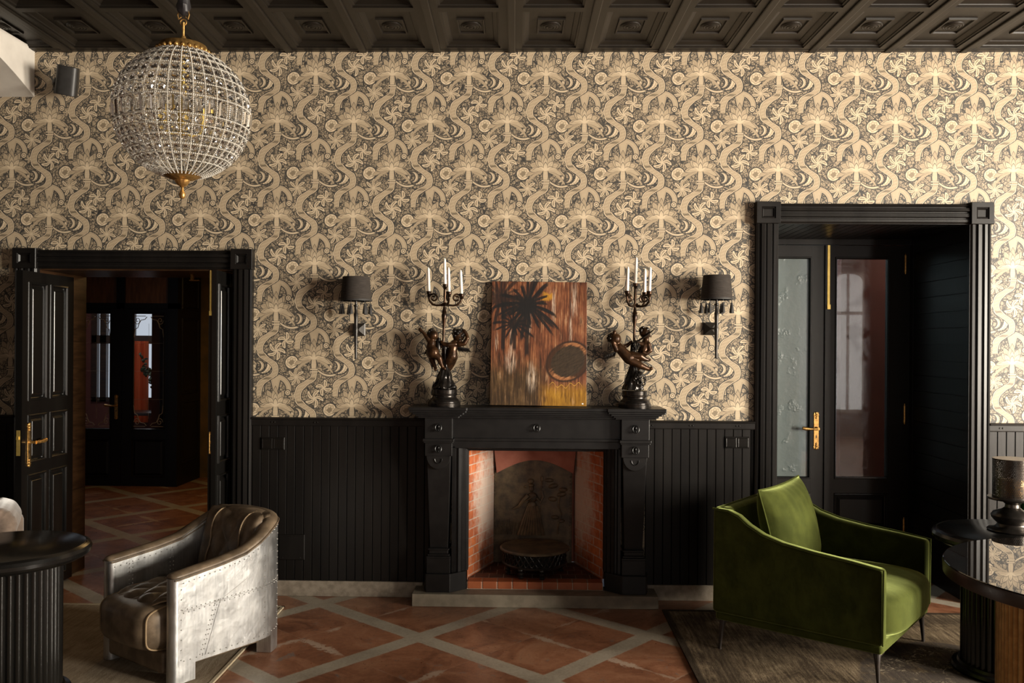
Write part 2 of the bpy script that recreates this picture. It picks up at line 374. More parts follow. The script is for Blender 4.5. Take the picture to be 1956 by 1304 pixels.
def brick_mat():
    m = newmat('red brick with white bloom', rough=.75, spec=.25); n = NB(m); tc = n.node('ShaderNodeTexCoord'); X, Y, Z = n.coords()
    bt = n.node('ShaderNodeTexBrick'); n.link(n.xyz(X*1.0 + Y*1.0, Z), bt.inputs['Vector'])
    for k, v in (('Scale', 1.), ('Mortar Size', .004), ('Brick Width', .115), ('Row Height', .062), ('Mortar Smooth', .2)): bt.inputs[k].default_value = v
    bt.inputs['Color1'].default_value = (.56, .165, .055, 1); bt.inputs['Color2'].default_value = (.42, .11, .04, 1); bt.inputs['Mortar'].default_value = (.50, .40, .32, 1)
    v = n.xyz(X, Y, Z); f = n.noise(v, 7, 5, .65)
    bloom = n.ss(f*.6 + n.noise(v, 30, 4, .7)*.4 + n.ss(Y, .0, .24)*.30 - n.ss((Z - .55).abs(), .08, .45)*.24, .48, .80)
    base = n.mix(n.ss(n.noise(v, 24, 4), .35, .7)*.5, V(n, bt.outputs[0]), (.22, .06, .03))
    n.color(n.mix(bloom*.8, base, (.55, .47, .40))); n.bump(V(n, bt.outputs['Fac'])*-1. + f*.5, .4, .006); return m
brick = brick_mat()
tile = varied('terracotta hearth tile', (.30, .075, .025), (.38, .11, .04), 9, .45, bump=.1, bscale=40)
grout = varied('pale grout', (.45, .36, .28), (.52, .43, .34), 40, .8)
pinkplaster = varied('sooted pink plaster', (.30, .10, .065), (.40, .15, .10), 8, .8, bump=.2, bscale=30)
def rug_mat(name, c, medallion=True):
    m = newmat(name, rough=.95, spec=.1); n = NB(m); X, Y, Z = n.coords(); v = n.xyz(X, Y)
    st = n.noise(n.xyz(X*26., Y*2.2), 2.2, 5, .7); big = n.noise(v, 3.1, 5, .7, .8); fine = n.noise(n.xyz(X*60., Y*14.), 4, 3, .7)
    t = st*.55 + big*.45 + fine*.25 - .125
    col = n.ramp(t, [(.30, c[0]), (.45, c[1]), (.56, c[2]), (.70, c[3])])
    if medallion:
        d = ((X - 2.35)*(X - 2.35)*1.6 + (Y + 1.75)*(Y + 1.75)).sqrt() + ((X*9.).sin()*(Y*9.).sin())*.05
        md = n.ss(d, .92, .88)*n.ss(n.noise(v, 9, 4), .3, .5)*.75
        col = n.mix(md, col, c[4]); fl = n.noise(v, 15., 5, .75, 2.5)
        col = n.mix(n.ss(fl, .54, .60)*n.ss(d, .84, .78)*n.ss(n.noise(v, 4, 4), .42, .52)*.85, col, c[5])
        bx = (X - .87).min(Y*-1. - .26); bd = n.ss((bx - .17).abs(), .07, .05)
        col = n.mix(bd*n.ss(big, .3, .6)*.5, col, c[0]); col = n.mix(n.ss(bx, .045, .03)*.8, col, c[0])
    n.color(col); n.bump(fine*.6 + st*.4, .5, .006); return m
rugm = rug_mat('distressed brown rug pile', [(.022, .015, .010), (.060, .042, .026), (.15, .11, .068), (.30, .235, .155), (.052, .043, .038), (.40, .33, .23)])
rugbeige = rug_mat('worn beige rug pile', [(.16, .12, .075), (.26, .20, .135), (.34, .27, .19), (.42, .345, .25)], False)
# ================================================================== SETTING
S = 'structure'
def struct(name, mb, m, parent=None, **k):
    o = mb.build(name, m, parent, **k)
    if parent is None: o['kind'] = S
    return o
mb = MB().box(-7.6, 7.8, -9.2, 7, -.1, 0); struct('floor', mb, floorm, smooth=False)
# patterned wall with its two doorways and the fireplace recess
mb = MB()
for x0, x1, z0, z1 in ((-5.3, -3.356, 0, 3.7), (-3.356, -1.982, 2.215, 3.7), (-1.982, -.47, 0, 3.7), (-.47, .57, 1.06, 3.7), (.57, 1.642, 0, 3.7), (1.642, 2.949, 2.55, 3.7), (2.949, 7.6, 0, 3.7)):
    mb.box(x0, x1, 0, .6, z0, z1)
struct('wall_back', mb, wallpaper, smooth=False)
# white left wall: arch springing from the patterned wall, then a solid pier
mb = MB()
arch = [(-2.6*i/24, 3.372 + .285*(1-(1-i/12)**2)) for i in range(25)]
mb.prism([(0, 3.7)] + arch + [(-2.6, 3.7)], lambda u, q, h: (h, u, q), -3.382, -3.72)
struct('wall_left', mb, plaster, smooth=False)
struct('wall_left_pier', MB().box(-3.72, -3.382, -9.2, -2.6, 0, 3.7), darkwood, smooth=False)
struct('wall_alcove', MB().box(-5.4, -5.3, -9.2, .6, 0, 3.7), darkwood, smooth=False)
# right-hand wall, two tall windows
WIN = [(-4.7, -3.1, .75, 3.15), (-7.0, -5.4, .75, 3.15)]
mb = MB(); ys = [.6]
for y0, y1, z0, z1 in WIN: mb.box(7.55, 7.8, y1, ys[-1], 0, 3.7); ys.append(y0); mb.box(7.55, 7.8, y0, y1, 0, z0); mb.box(7.55, 7.8, y0, y1, z1, 3.7)
mb.box(7.55, 7.8, -9.2, ys[-1], 0, 3.7); struct('wall_right', mb, wallpaper, smooth=False)
def winframe(name, c0, c1, z0, z1, fn):
    mb = MB(); r = (c1-c0)/2; cx = (c0+c1)/2; zs = z1 - r*.9
    arc = [(cx - r*cos(pi*i/16), zs + r*.9*sin(pi*i/16)) for i in range(17)]
    mb.prism([(c0, z1)] + arc[:9], fn, 0, .08); mb.prism([(c1, z1)] + arc[::-1][:9], fn, 0, .08)
    for a, b_, c, d in ((c0, c0+.05, z0, z1), (c1-.05, c1, z0, z1), (c0, c1, z0, z0+.06), (cx-.02, cx+.02, z0, z1), (c0, c1, z0+(z1-z0)*.70, z0+(z1-z0)*.70+.06)):
        mb.prism([(a, c), (b_, c), (b_, d), (a, d)], fn, 0, .05)
    struct(name, mb, plaster, smooth=False)
for i, (y0, y1, z0, z1) in enumerate(WIN): winframe('window_%d' % (i+1), y0, y1, z0, z1, lambda u, q, h: (7.62+h*.8, u, q))
mb = MB().box(-5.3, .1, -9.2, -8.95, 0, 3.7).box(2.3, 5.75, -9.2, -8.95, 0, 3.7).box(.1, 2.3, -9.2, -8.95, 0, .8).box(.1, 2.3, -9.2, -8.95, 3., 3.7)
mb.box(6.41, 7.8, -9.2, -8.95, 0, 3.7).box(5.75, 6.41, -9.2, -8.95, 0, .45).box(5.75, 6.41, -9.2, -8.95, 3.12, 3.7)
struct('wall_front', mb, darkwood, smooth=False)
winframe('window_3', 5.75, 6.41, .45, 3.12, lambda u, q, h: (u, -9.03+h*.8, q))
winframe('window_4', .1, 2.3, .8, 3., lambda u, q, h: (u, -9.06+h*.8, q))
# coffered ceiling
SH = -.0165; PX, PY = .5022, .685; X0 = -.154 - PX*7 + .023
ceil = MB(); CZ = 3.682
def cfn(u, q, h): return (u + SH*q, q, CZ + h)
ros = [(.0, -.016), (.012, -.015), (.016, -.009), (.022, -.015), (.030, -.014), (.034, -.007), (.040, -.012), (.047, -.011), (.051, -.005), (.057, -.009), (.063, -.006), (.066, .0)]
prof_c = [(0, 0), (0, .007), (.012, .010), (.014, .017), (.040, .030), (.044, .036)]
cells = []
for r_ in range(13):
    ya = -.072 - PY*r_; yb = ya - PY + .062
    for c in range(18):
        xa = X0 + PX*c + .072; xb = xa + PX - .144
        if xb > 5.2 or ya < -9: continue
        ceil.rings((xa, xb, yb, ya), prof_c, cfn, cap=False)
        d = .044; cx, cy = (xa+xb)/2, (ya+yb)/2; hx, hy = .088, .125
        # panel field around the raised centre frame
        A = [cfn(xa+d, yb+d, .036), cfn(xb-d, yb+d, .036), cfn(xb-d, ya-d, .036), cfn(xa+d, ya-d, .036)]
        B = [cfn(cx-hx, cy-hy, .036), cfn(cx+hx, cy-hy, .036), cfn(cx+hx, cy+hy, .036), cfn(cx-hx, cy+hy, .036)]
        ceil.add(A+B, [(i, (i+1) % 4, (i+1) % 4+4, i+4) for i in range(4)])
        ceil.rings((cx-hx, cx+hx, cy-hy, cy+hy), [(0, .036), (.003, .024), (.012, .024), (.016, .034)], cfn)
        cells.append((cx + SH*cy, cy, r_))
        # beam soffit around the opening
        A = [cfn(xa-.072, yb-.031, 0), cfn(xb+.072, yb-.031, 0), cfn(xb+.072, ya+.031, 0), cfn(xa-.072, ya+.031, 0)]
        B = [cfn(xa, yb, 0), cfn(xb, yb, 0), cfn(xb, ya, 0), cfn(xa, ya, 0)]
        ceil.add(A+B, [(i, (i+1) % 4, (i+1) % 4+4, i+4) for i in range(4)])
ceil.box(-5.3, X0, -9.2, 0, CZ, CZ+.06); ceil.box(5.1, 7.8, -9.2, 0, CZ, CZ+.06); ceil.box(X0-.03, 7.6, -.045, .0, CZ-.002, CZ+.06); ceil.box(-5.3, 7.8, -9.2, .6, CZ+.06, CZ+.12)
ceil_o = struct('ceiling', ceil, ceilmat, smooth=False)
rib = [(-.024, 0), (-.024, -.010), (-.018, -.013), (.018, -.013), (.024, -.010), (.024, 0)]
for c in range(18):
    x = X0 + PX*c + .004
    if x > 5.1: break
    MB().extr(rib, (x + SH*-9, -9, CZ), (x, -.012, CZ), (1, 0, 0), (0, 0, 1)).build('beam_rib', ceilmat, ceil_o, smooth=False)
first = None; rest = MB()
for cx, cy, r_ in cells:
    if r_ < 2:
        if first is None: o = first = MB().lathe(ros, 28).build('rosette', ceilmat, ceil_o, ang=60)
        else: o = first.copy(); COL.objects.link(o)
        o.location = (cx, cy, CZ+.034)
    else: rest.lathe(ros[::2] + [ros[-1]], 12, (cx, cy, CZ+.034))
tag(rest.build('ceiling_rosettes', ceilmat, ceil_o), kind='stuff')
# wainscot
def wainscot(name, xa, xb, sc=()):
    mb = MB(); x = xa
    while x < xb - .002:
        x1 = min(x + .0585, xb); mb.prism([(x, -.004), (x, -.014), (x+.004, -.020), (x1-.004, -.020), (x1, -.014), (x1, -.004)], lambda u, q, h: (u, q, h), .102, 1.16); x = x1
    mb.box(xa, xb, -.013, 0, .1, 1.16)
    o = struct(name, mb, black, smooth=False)
    rp = [(0, 0), (0, -.034), (.006, -.036), (.040, -.036), (.043, -.044), (.052, -.046), (.056, -.040), (.056, 0)]
    MB().extr(rp, (xa, 0, 1.148), (xb, 0, 1.148), (0, 0, 1), (0, 1, 0)).build('cap_rail', black, o, smooth=False)
    for sx in sc:
        m2 = MB()
        for d in (-.01, .01): m2.ell((sx+d, -.036, 1.172), (.006, .004, .006), 8, 6)
        m2.build('rail_screws', black, o)
    return o
wainscot('trim_1', -5.3, -3.49); wainscot('trim_2', -1.865, -.66, (-1.72, -1.43)); wainscot('trim_3', .79, 1.515, (.82, 1.09, 1.40)); wainscot('trim_4', 3.066, 7.55, (3.14, 3.6))
mb = MB()
for xa, xb in ((-5.3, -3.46), (-1.895, -.70), (.80, 1.53), (3.06, 7.55)): mb.box(xa, xb, -.034, 0, 0, .103)
struct('baseboard_back', mb, stone, smooth=False, bevel=.004)
# door casings
CP = [(0, 0), (0, .036), (.014, .042), (.022, .034), (.028, .034), (.032, .050), (.052, .054), (.058, .040), (.066, .040), (.070, .048), (.094, .050), (.100, .034), (.108, .034), (.112, .042), (.13, .042), (.142, .030), (.145, .030), (.145, 0)]
def casing(name, xo0, xi0, xi1, xo1, zi, zo, m):
    o = MB(); W0 = (xi0-xo0)/.145; W1 = (xo1-xi1)/.145; H = (zo-zi)/.145
    o.extr([(p*W0, q) for p, q in CP], (xo0, 0, 0), (xo0, 0, zi), (1, 0, 0), (0, -1, 0))
    o.extr([(-p*W1, q) for p, q in CP], (xo1, 0, 0), (xo1, 0, zi), (1, 0, 0), (0, -1, 0))
    o.extr([(-p*H, q) for p, q in CP], (xi0, 0, zo-.004), (xi1, 0, zo-.004), (0, 0, 1), (0, -1, 0))
    o = struct(name, o, m, smooth=False)
    for a, b_ in ((xo0, xi0), (xi1, xo1)):
        mb = MB().rings((a-.006, b_+.006, zi-.006, zo+.006), [(0, 0), (0, .062), (.003, .066), (.034, .066), (.038, .058), (.042, .060), (.050, .050), (.054, .050)], XZ(0))
        mb.build('corner_block', m, o, smooth=False)
    return o
casing('trim_5', -3.486, -3.336, -2.002, -1.867, 2.205, 2.330, black)
casing('trim_6', 1.514, 1.664, 2.927, 3.066, 2.528, 2.662, black)
# reveal linings
mb = MB().box(-3.354, -3.336, .0, .62, 0, 2.21).box(-2.002, -1.984, 0, .62, 0, 2.21).box(-3.354, -1.984, 0, .62, 2.192, 2.213)
for z in [i*.155 for i in range(14)]: mb.box(-3.336, -3.333, .02, .6, z+.004, z+.151)
o = struct('trim_7', mb, darkwood, smooth=False)
MB().box(-2.42, -2.40, .30, .32, 2.15, 2.192).box(-2.43, -2.36, .30, .33, 2.146, 2.152).build('door_catch', agedbrass, o, smooth=False)
mb = MB()
z = 0
while z < 2.5: mb.box(2.927, 2.945, 0, .86, z+.003, min(z+.112, 2.53)); mb.box(1.646, 1.664, 0, .86, z+.003, min(z+.112, 2.53)); z += .115
mb.box(2.936, 2.949, 0, .86, 0, 2.55).box(1.642, 1.655, 0, .86, 0, 2.55)
x = 1.664
while x < 2.92: mb.box(x+.003, min(x+.0585, 2.927), 0, .86, 2.528, 2.545); x += .0615
mb.box(1.642, 2.949, 0, .86, 2.538, 2.552)
struct('trim_8', mb, black, smooth=False)
# ------------------------------------------------------------------ door leaves
def panel_door(name, w_, h, t, cols, rows, m, wm=None, glass=None):
    """leaf in its own frame: x 0..w, front face at y=0 looking to -y, back at y=t. cols/rows are openings"""
    root = thing(name, None, None); root['kind'] = S; fr = MB()
    xs = [0] + [q for c in cols for q in c] + [w_]; zs = [0] + [q for r_ in rows for q in r_[:2]] + [h]
    for i in range(0, len(xs), 2): fr.box(xs[i], xs[i+1], 0, t, 0, h)
    for i in range(0, len(zs), 2):
        for c in cols: fr.box(c[0], c[1], .0006, t-.0006, zs[i], zs[i+1])
    fr.build('leaf_frame', m, root, smooth=False)
    for r_ in rows:
        for c in cols:
            rect = (c[0], c[1], r_[0], r_[1])
            if len(r_) > 2:
                mb = MB()
                for s, y0 in ((-1, 0), (1, t)):
                    mb.rings(rect, [(0, -.002), (.004, .007), (.010, .007), (.016, -.004), (.016, -.02)], XZ(y0, s), cap=False)
                mb.build('glazing_bead', m, root, smooth=False)
                p = MB().box(c[0]+.006, c[1]-.006, t/2-.003, t/2+.003, r_[0]+.006, r_[1]-.006).build('glass_pane', r_[2], root, smooth=False)
            else:
                mb = MB()
                for s, y0 in ((-1, 0), (1, t)):
                    mb.rings(rect, [(0, -.001), (.003, .008), (.010, .009), (.017, -.001), (.020, -.012), (.026, -.013), (.046, -.003), (.048, -.001)], XZ(y0, s))
                mb.build('door_panel', m, root, smooth=False)
    return root
def lever(root, x, z, y, dx, m=agedbrass):
    p = MB(); hh = .145; w_ = .019
    out = [(-w_, -hh*.80), (-w_*1.25, -hh*.84), (-w_*.9, -hh*.90), (-w_*1.1, -hh*.95), (0, -hh), (w_*1.1, -hh*.95), (w_*.9, -hh*.90), (w_*1.25, -hh*.84), (w_, -hh*.80)]
    out = out + [(a, -b_) for a, b_ in out[::-1]]
    p.prism(out, lambda u, q, h: (x+u, y-h, z+q), 0, .006)
    for s in (-1, 1):
        for k, r_ in ((.93, .012), (.80, .010), (.68, .008)): p.ell((x, y-.006, z+s*hh*k), (r_, .006, r_), 10, 6)
    o = p.build('handle_plate', m, root, bevel=.002, ang=50)
    k = MB().prism([(-.004, -.020), (.004, -.020), (.003, 0), (-.003, 0)], lambda u, q, h: (x+u, y-h, z-.035+q), .0058, .0066); k.build('keyhole', rubber, o, smooth=False)
    L = MB().lathe([(.014, 0), (.015, .006), (.009, .014), (.009, .042), (.013, .046)], 14, (x, y-.005, z+.018), (0, -1, 0))
    L.tube([(x, y-.048, z+.018), (x+dx*.03, y-.052, z+.018), (x+dx*.06, y-.05, z+.017), (x+dx*.095, y-.05, z+.020), (x+dx*.118, y-.05, z+.024)], [.011, .009, .010, .015, .013], 10)
    L.ell((x+dx*.036, y-.052, z+.018), (.006, .013, .013), 10, 8)
    L.build('lever', m, o)
# near doorway on the left: two leaves folded back against the deep reveal
rowsL = [(.06, .20), (.255, .815), (.89, 1.21), (1.30, 2.085)]
cols2 = [(.075, .285), (.335, .545)]
d1 = panel_door('door_1', .63, 2.155, .042, cols2, rowsL, blackgloss)
lever(d1, .075, 1.012, -.001, 1)
MB().box(-.002, 0, .010, .034, .95, 1.115).build('lock_plate', brass, d1, smooth=False)
MB().box(-.012, 0, .015, .030, 1.055, 1.075).build('latch_bolt', brass, d1, smooth=False)
d1.location = (-3.284, -.288, .012); d1.rotation_euler = (0, 0, R(90))
d2 = panel_door('door_2', .63, 2.17, .042, cols2, rowsL, blackgloss)
MB().box(-.004, 0, .022, .034, 1.87, 2.165).box(-.007, 0, .020, .037, 1.87, 1.90).build('flush_bolt', brass, d2, smooth=False)
MB().rings((.008, .034, .965, 1.11), [(0, 0), (0, .003), (.004, .003), (.006, .001)], lambda u, q, h: (-h, u, q)).build('strike_plate', agedbrass, d2, smooth=False)
o = MB().box(-.0032, 0, .016, .026, .985, 1.03).box(-.0032, 0, .016, .026, 1.05, 1.09).build('strike_slots', rubber, d2, smooth=False)
d2.location = (-2.053, -.215, .012); d2.rotation_euler = (0, 0, R(90))
MB().extr([(0, 0), (.03, 0), (.03, .008), (0, .008)], (0, .018, 0), (0, .018, 2.17), (0, -1, 0), (-1, 0, 0)).build('rebate_strip', blackgloss, d2, smooth=False)
# glazed pair in the right-hand doorway
def pane_mat(name, tint, tr, bscale, rough):
    m = newmat(name, tint, rough, 0, .5, Coat_Weight=1., Coat_Roughness=.02); n = NB(m); X, Y, Z = n.coords('Object'); v = n.xyz(X, Y, Z)
    blot = n.ss(n.noise(v, 7, 3), .58, .66)
    n.bump(n.voro(v, bscale)*blot + n.noise(v, 30, 3)*.35, .8, .006)
    tn = n.node('ShaderNodeBsdfTransparent'); tn.inputs[0].default_value = (.9, .9, .9, 1)
    mx = n.node('ShaderNodeMixShader'); mx.inputs[0].default_value = tr
    n.t.links.new(n.bs.outputs[0], mx.inputs[1]); n.t.links.new(tn.outputs[0], mx.inputs[2])
    n.t.links.new(mx.outputs[0], n.t.nodes['Material Output'].inputs[0]); return m
pane_lit = pane_mat('textured door glass lit tint', (.20, .245, .235), .30, 60, .35)  # left pane: light falling on the glass is put into its paler tint
pane_shaded = pane_mat('textured door glass shaded tint', (.03, .02, .018), .72, 90, .15)  # same glass on the right leaf, shade painted in as a darker tint
oldglass = pane_mat('old clear glass', (.02, .02, .02), .86, 60, .1)
for i, (nm, x0, gl) in enumerate((('door_3', 1.672, pane_lit), ('door_4', 2.298, pane_shaded))):
    w_ = .622
    cols = [(.095, .50)] if i == 0 else [(.052, .468)]
    d = panel_door(nm, w_, 2.475, .045, cols, [(.06, .24), (.30, .575), (.682, 2.388, gl)], black)
    d.location = (x0, .85, .008)
    if i == 0:
        lever(d, .540, 1.052, -.001, -1)
        MB().box(.600, .640, -.014, 0, 0, 2.475).build('astragal', black, d, smooth=False)
    else:
        MB().box(-.012, .006, -.020, -.008, 1.985, 2.475).box(-.014, .010, -.026, -.008, 1.985, 2.02).build('flush_bolt', brass, d, smooth=False)
        for z in (.25, 1.12, 2.27): MB().lathe([(.009, 0), (.009, .13)], 10, (.585, -.006, z)).lathe([(.005, -.012), (.007, 0)], 8, (.585, -.006, z)).lathe([(.007, .13), (.004, .145)], 8, (.585, -.006, z)).build('hinge', agedbrass, d)
# frame around the pair
mb = MB().box(2.922, 2.949, .80, .9, 0, 2.53).box(1.642, 1.670, .84, .9, 0, 2.53).box(1.642, 2.949, .83, .9, 2.486, 2.535)
struct('trim_9', mb, black, smooth=False)
# lobby beyond the glazed pair
struct('wall_lobby_left', MB().box(1.0, 1.1, .9, 3.0, 0, 2.9), palewall, smooth=False)
struct('wall_lobby_end', MB().box(1.1, 2.72, 2.9, 3.0, 0, 2.9), palewall, smooth=False)
struct('wall_lobby_right', MB().box(2.72, 5.2, 1.75, 1.85, 0, 2.9).box(5.1, 5.2, .6, 1.85, 0, 2.9), redwall, smooth=False)
struct('ceiling_lobby', MB().box(1.0, 5.2, .6, 3.0, 2.9, 3.0), plaster, smooth=False)
area('lobby_daylight', (1.9, 2.0, 2.85), (0, 0, 0), .8, 1.2, 14, (.85, .95, 1))
area('lobby_fill', (3.6, 1.3, 2.8), (0, 0, 0), .6, .5, 8, (1, .8, .65))  # added fill light with no fixture, brightens the red wall
# ------------------------------------------------------------------ far room through the left doorway
struct('wall_far_back', MB().box(-4.40, -.9, 5.0, 5.1, 0, 2.7).box(-1.0, -.9, .6, 5.0, 0, 2.7), varied('faded yellow wallpaper', (.22, .13, .035), (.10, .075, .03), 3.2, .7), smooth=False)
struct('wall_far_left', MB().box(-5.92, -5.82, .6, 4.3, 0, 2.7), darkwood, smooth=False)
struct('ceiling_far', MB().box(-7.3, -.9, .6, 7.0, 2.7, 2.8), amberwood, smooth=False)
mb = MB().box(-4.258, -4.14, 4.28, 4.36, 0, 2.7).box(-5.50, -5.372, 4.28, 4.36, 0, 2.7).box(-5.82, -5.50, 4.28, 4.36, 0, 2.7).box(-5.5, -4.14, 4.28, 4.36, 2.10, 2.165).box(-5.5, -4.14, 4.28, 4.36, 2.6, 2.7).box(-4.87, -4.775, 4.28, 4.36, 2.1, 2.7)
for z0, z1 in ((.25, 1.0), (1.08, 2.0), (2.10, 2.55)): mb.rings((4.40, 4.92, z0, z1), [(0, 0), (.01, .012), (.02, .012), (.03, 0), (.05, .004)], lambda u, q, h: (-4.14+h, u, q))
mb.box(-4.17, -4.14, 4.36, 5.0, 0, 2.7)
struct('trim_10', mb, black, smooth=False)
mb = MB().box(-5.372, -4.87, 4.31, 4.33, 2.165, 2.6).box(-4.775, -4.258, 4.31, 4.33, 2.165, 2.6); struct('window_5', mb, amberwood, smooth=False)
orn = varied('gilded glass etching', (.30, .24, .17), (.42, .34, .26), 30, .5)
def scroll(parent, x0, x1, z0, z1, y):
    mb = MB(); cx = (x0+x1)/2; W = (x1-x0)/2
    for s in (-1, 1):
        for zb, sg in ((z0, 1), (z1, -1)):
            mb.tube([(cx+s*W*.12, y, zb+sg*.02), (cx+s*W*.25, y, zb+sg*.05), (cx+s*W*.5, y, zb+sg*.06), (cx+s*W*.62, y, zb+sg*.10), (cx+s*W*.70, y, zb+sg*.15), (cx+s*W*.88, y, zb+sg*.17), (cx+s*W*.93, y, zb+sg*.26)], .0045, 5)
            mb.tube([(cx+s*W*(.72+.2*(1-k/14)*cos(k*.75)), y, zb+sg*(.065+.05*(1-k/14)*sin(k*.75))) for k in range(13)], .004, 5)
            mb.tube([(cx+s*W*.95, y, zb+sg*.012), (cx+s*W*.2, y, zb+sg*.012)], .004, 5)
        mb.tube([(cx+s*W*.93, y, z0+.25), (cx+s*W*.93, y, z1-.25)], .0016, 4)
    for k in range(1, 4): mb.tube([(x0+.02, y, z0+(z1-z0)*k/4), (x1-.02, y, z0+(z1-z0)*k/4)], .0014, 4)
    mb.tube([(cx, y, z0+.1), (cx, y, z1-.1)], .0014, 4)
    mb.build('etched_scroll', orn, parent)
for i, (nm, x0) in enumerate((('door_5', -5.370), ('door_6', -4.812))):
    cols = [(.075, .43)] if i == 0 else [(.118, .515)]
    d = panel_door(nm, .553, 2.095, .045, cols, [(.10, .56), (.66, 2.05, oldglass)], black); d.location = (x0, 4.30, .005)
    scroll(d, cols[0][0]+.01, cols[0][1]-.01, .69, 2.02, .012)
    if i == 0: lever(d, .497, .93, -.001, -1)
# parlour beyond the etched glass
struct('wall_parlour', MB().box(-7.3, -7.2, 4.36, 7., 0, 2.7).box(-4.5, -4.4, 4.4, 7., 0, 2.7).box(-7.3, -6.34, 6.6, 6.7, 0, 2.7).box(-5.16, -4.4, 6.6, 6.7, 0, 2.7).box(-6.34, -5.16, 6.6, 6.7, 0, .84).box(-6.34, -5.16, 6.6, 6.7, 2.2, 2.7), redwall, smooth=False)
mb = MB()
for a, b_, c, d in ((-6.34, -6.26, .84, 2.2), (-6.215, -6.125, .84, 2.2), (-5.99, -5.72, .84, 2.2), (-5.30, -5.26, .84, 2.2), (-6.34, -5.16, 1.68, 1.80), (-6.34, -5.16, .84, .90)): mb.box(a, b_, 6.58, 6.66, c, d)
o = struct('window_6', mb, darkwood, smooth=False)
MB().box(-6.34, -5.16, 6.67, 6.68, .84, 2.2).build('window_pane', skyem, o, smooth=False)
mb = MB(); fold = [( -5.74+.26*i/24, 6.5+.025*sin(i*1.9)) for i in range(25)]
mb.prism(fold + [(a, b_+.006) for a, b_ in fold[::-1]], lambda u, q, h: (u, q, h), .55, 1.72)
tag(mb.build('curtain', orange), 'orange curtain hanging at the window seen through the etched glass door', 'curtain')
t = thing('console_table', 'dark table under the plant beyond the etched glass door', 'table', (-5.15, 6.1, 0))
MB().box(-.55, .55, -.25, .25, .70, .74).build('table_top', darkwood, t, bevel=.006)
for sx in (-.48, .48):
    for sy in (-.2, .2): MB().box(sx-.025, sx+.025, sy-.025, sy+.025, 0, .70).build('leg', darkwood, t, smooth=False)
t = thing('potted_plant', 'dark leafy branches in a vase behind the etched glass door', 'plant', (-5.13, 6.1, .74))
MB().lathe([(.05, 0), (.07, .03), (.085, .10), (.05, .22), (.035, .28), (.05, .32), (.045, .32), (.03, .28)], 20).build('vase', rubber, t)
mb = MB(); lf = MB()
for k in range(14):
    a = random.uniform(-pi, pi); l = random.uniform(.25, .55); tip = Vector((cos(a)*l*.55, sin(a)*l*.3, .32+l*random.uniform(.4, 1.)))
    mb.tube([(0, 0, .25), tuple(tip*.6 + Vector((0, 0, .14))), tuple(tip)], .004, 4)
    for j in range(9):
        f_ = random.uniform(.35, 1); c = Vector((0, 0, .25)).lerp(tip, f_) + Vector([random.uniform(-.05, .05) for _ in range(3)])
        lf.ell(c, (.035, .012, .02), 6, 4, M=Matrix.Rotation(random.uniform(0, 6), 3, 'Y') @ Matrix.Rotation(random.uniform(0, 6), 3, 'Z'))
mb.build('stems', darkwood, t); lf.build('foliage', leafm, t)
area('far_room_lamp', (-2.6, 2.9, 2.66), (0, 0, 0), 1.2, 1.2, 9, (1, .60, .22))
area('parlour_fill', (-5.4, 5.5, 2.62), (0, 0, 0), 1.2, 1.0, 9, (.95, .97, 1))  # added fill light under the ceiling, brightens the curtain
# ================================================================== FIREPLACE
hs = MB().box(-.747, .85, -.232, -.002, 0, .082).build('hearth_slab', slabm, bevel=.004)
tag(hs, 'long pale stone slab on the floor carrying the black fireplace', 'hearth')
MCX = .057
mt = thing('mantelpiece', 'black carved stone mantelpiece framing the brick fireplace', 'fireplace surround', (MCX, 0, .082))
def mz(mb): return mb.xf(Matrix.Translation((0, 0, -.082)))
sh = MB()
def shelf_plan(i, z0, z1):
    sh.prism([(-.83+i, -.001), (.83-i, -.001), (.83-i, -.285+i), (.452+i, -.285+i), (.452+i, -.262+i), (-.452-i, -.262+i), (-.452-i, -.285+i), (-.83+i, -.285+i)], lambda u, q, h: (u, q, h), z0, z1)
for i, z0, z1 in ((0, 1.276, 1.298), (.006, 1.262, 1.276), (.024, 1.248, 1.262), (.042, 1.236, 1.248), (.056, 1.224, 1.236)): shelf_plan(i, z0, z1)
mz(sh).build('mantel_shelf', mantelm, mt, smooth=False, bevel=.003)
mz(MB().box(-.56, .56, -.15, -.001, 1.082, 1.226).box(-.56, .56, -.162, -.001, 1.070, 1.090).box(-.56, .56, -.14, -.001, 1.02, 1.07)).build('frieze', mantelm, mt, smooth=False, bevel=.003)
def knob(x, y, z, par):
    mb = MB().ell((x, y-.006, z), (.010, .012, .014), 12, 8); mb.tube([(x+.020*cos(a), y-.014-.010*(1-sin(a))/2, z-.006+.024*sin(a)) for a in [2*pi*k/18 for k in range(18)]], .0042, 6, closed=True)
    mb.ell((x, y-.022, z-.022), (.007, .006, .006), 8, 6)
    mz(mb).build('ring_knob', mantelm, par)
knob(0, -.15, 1.165, mt)
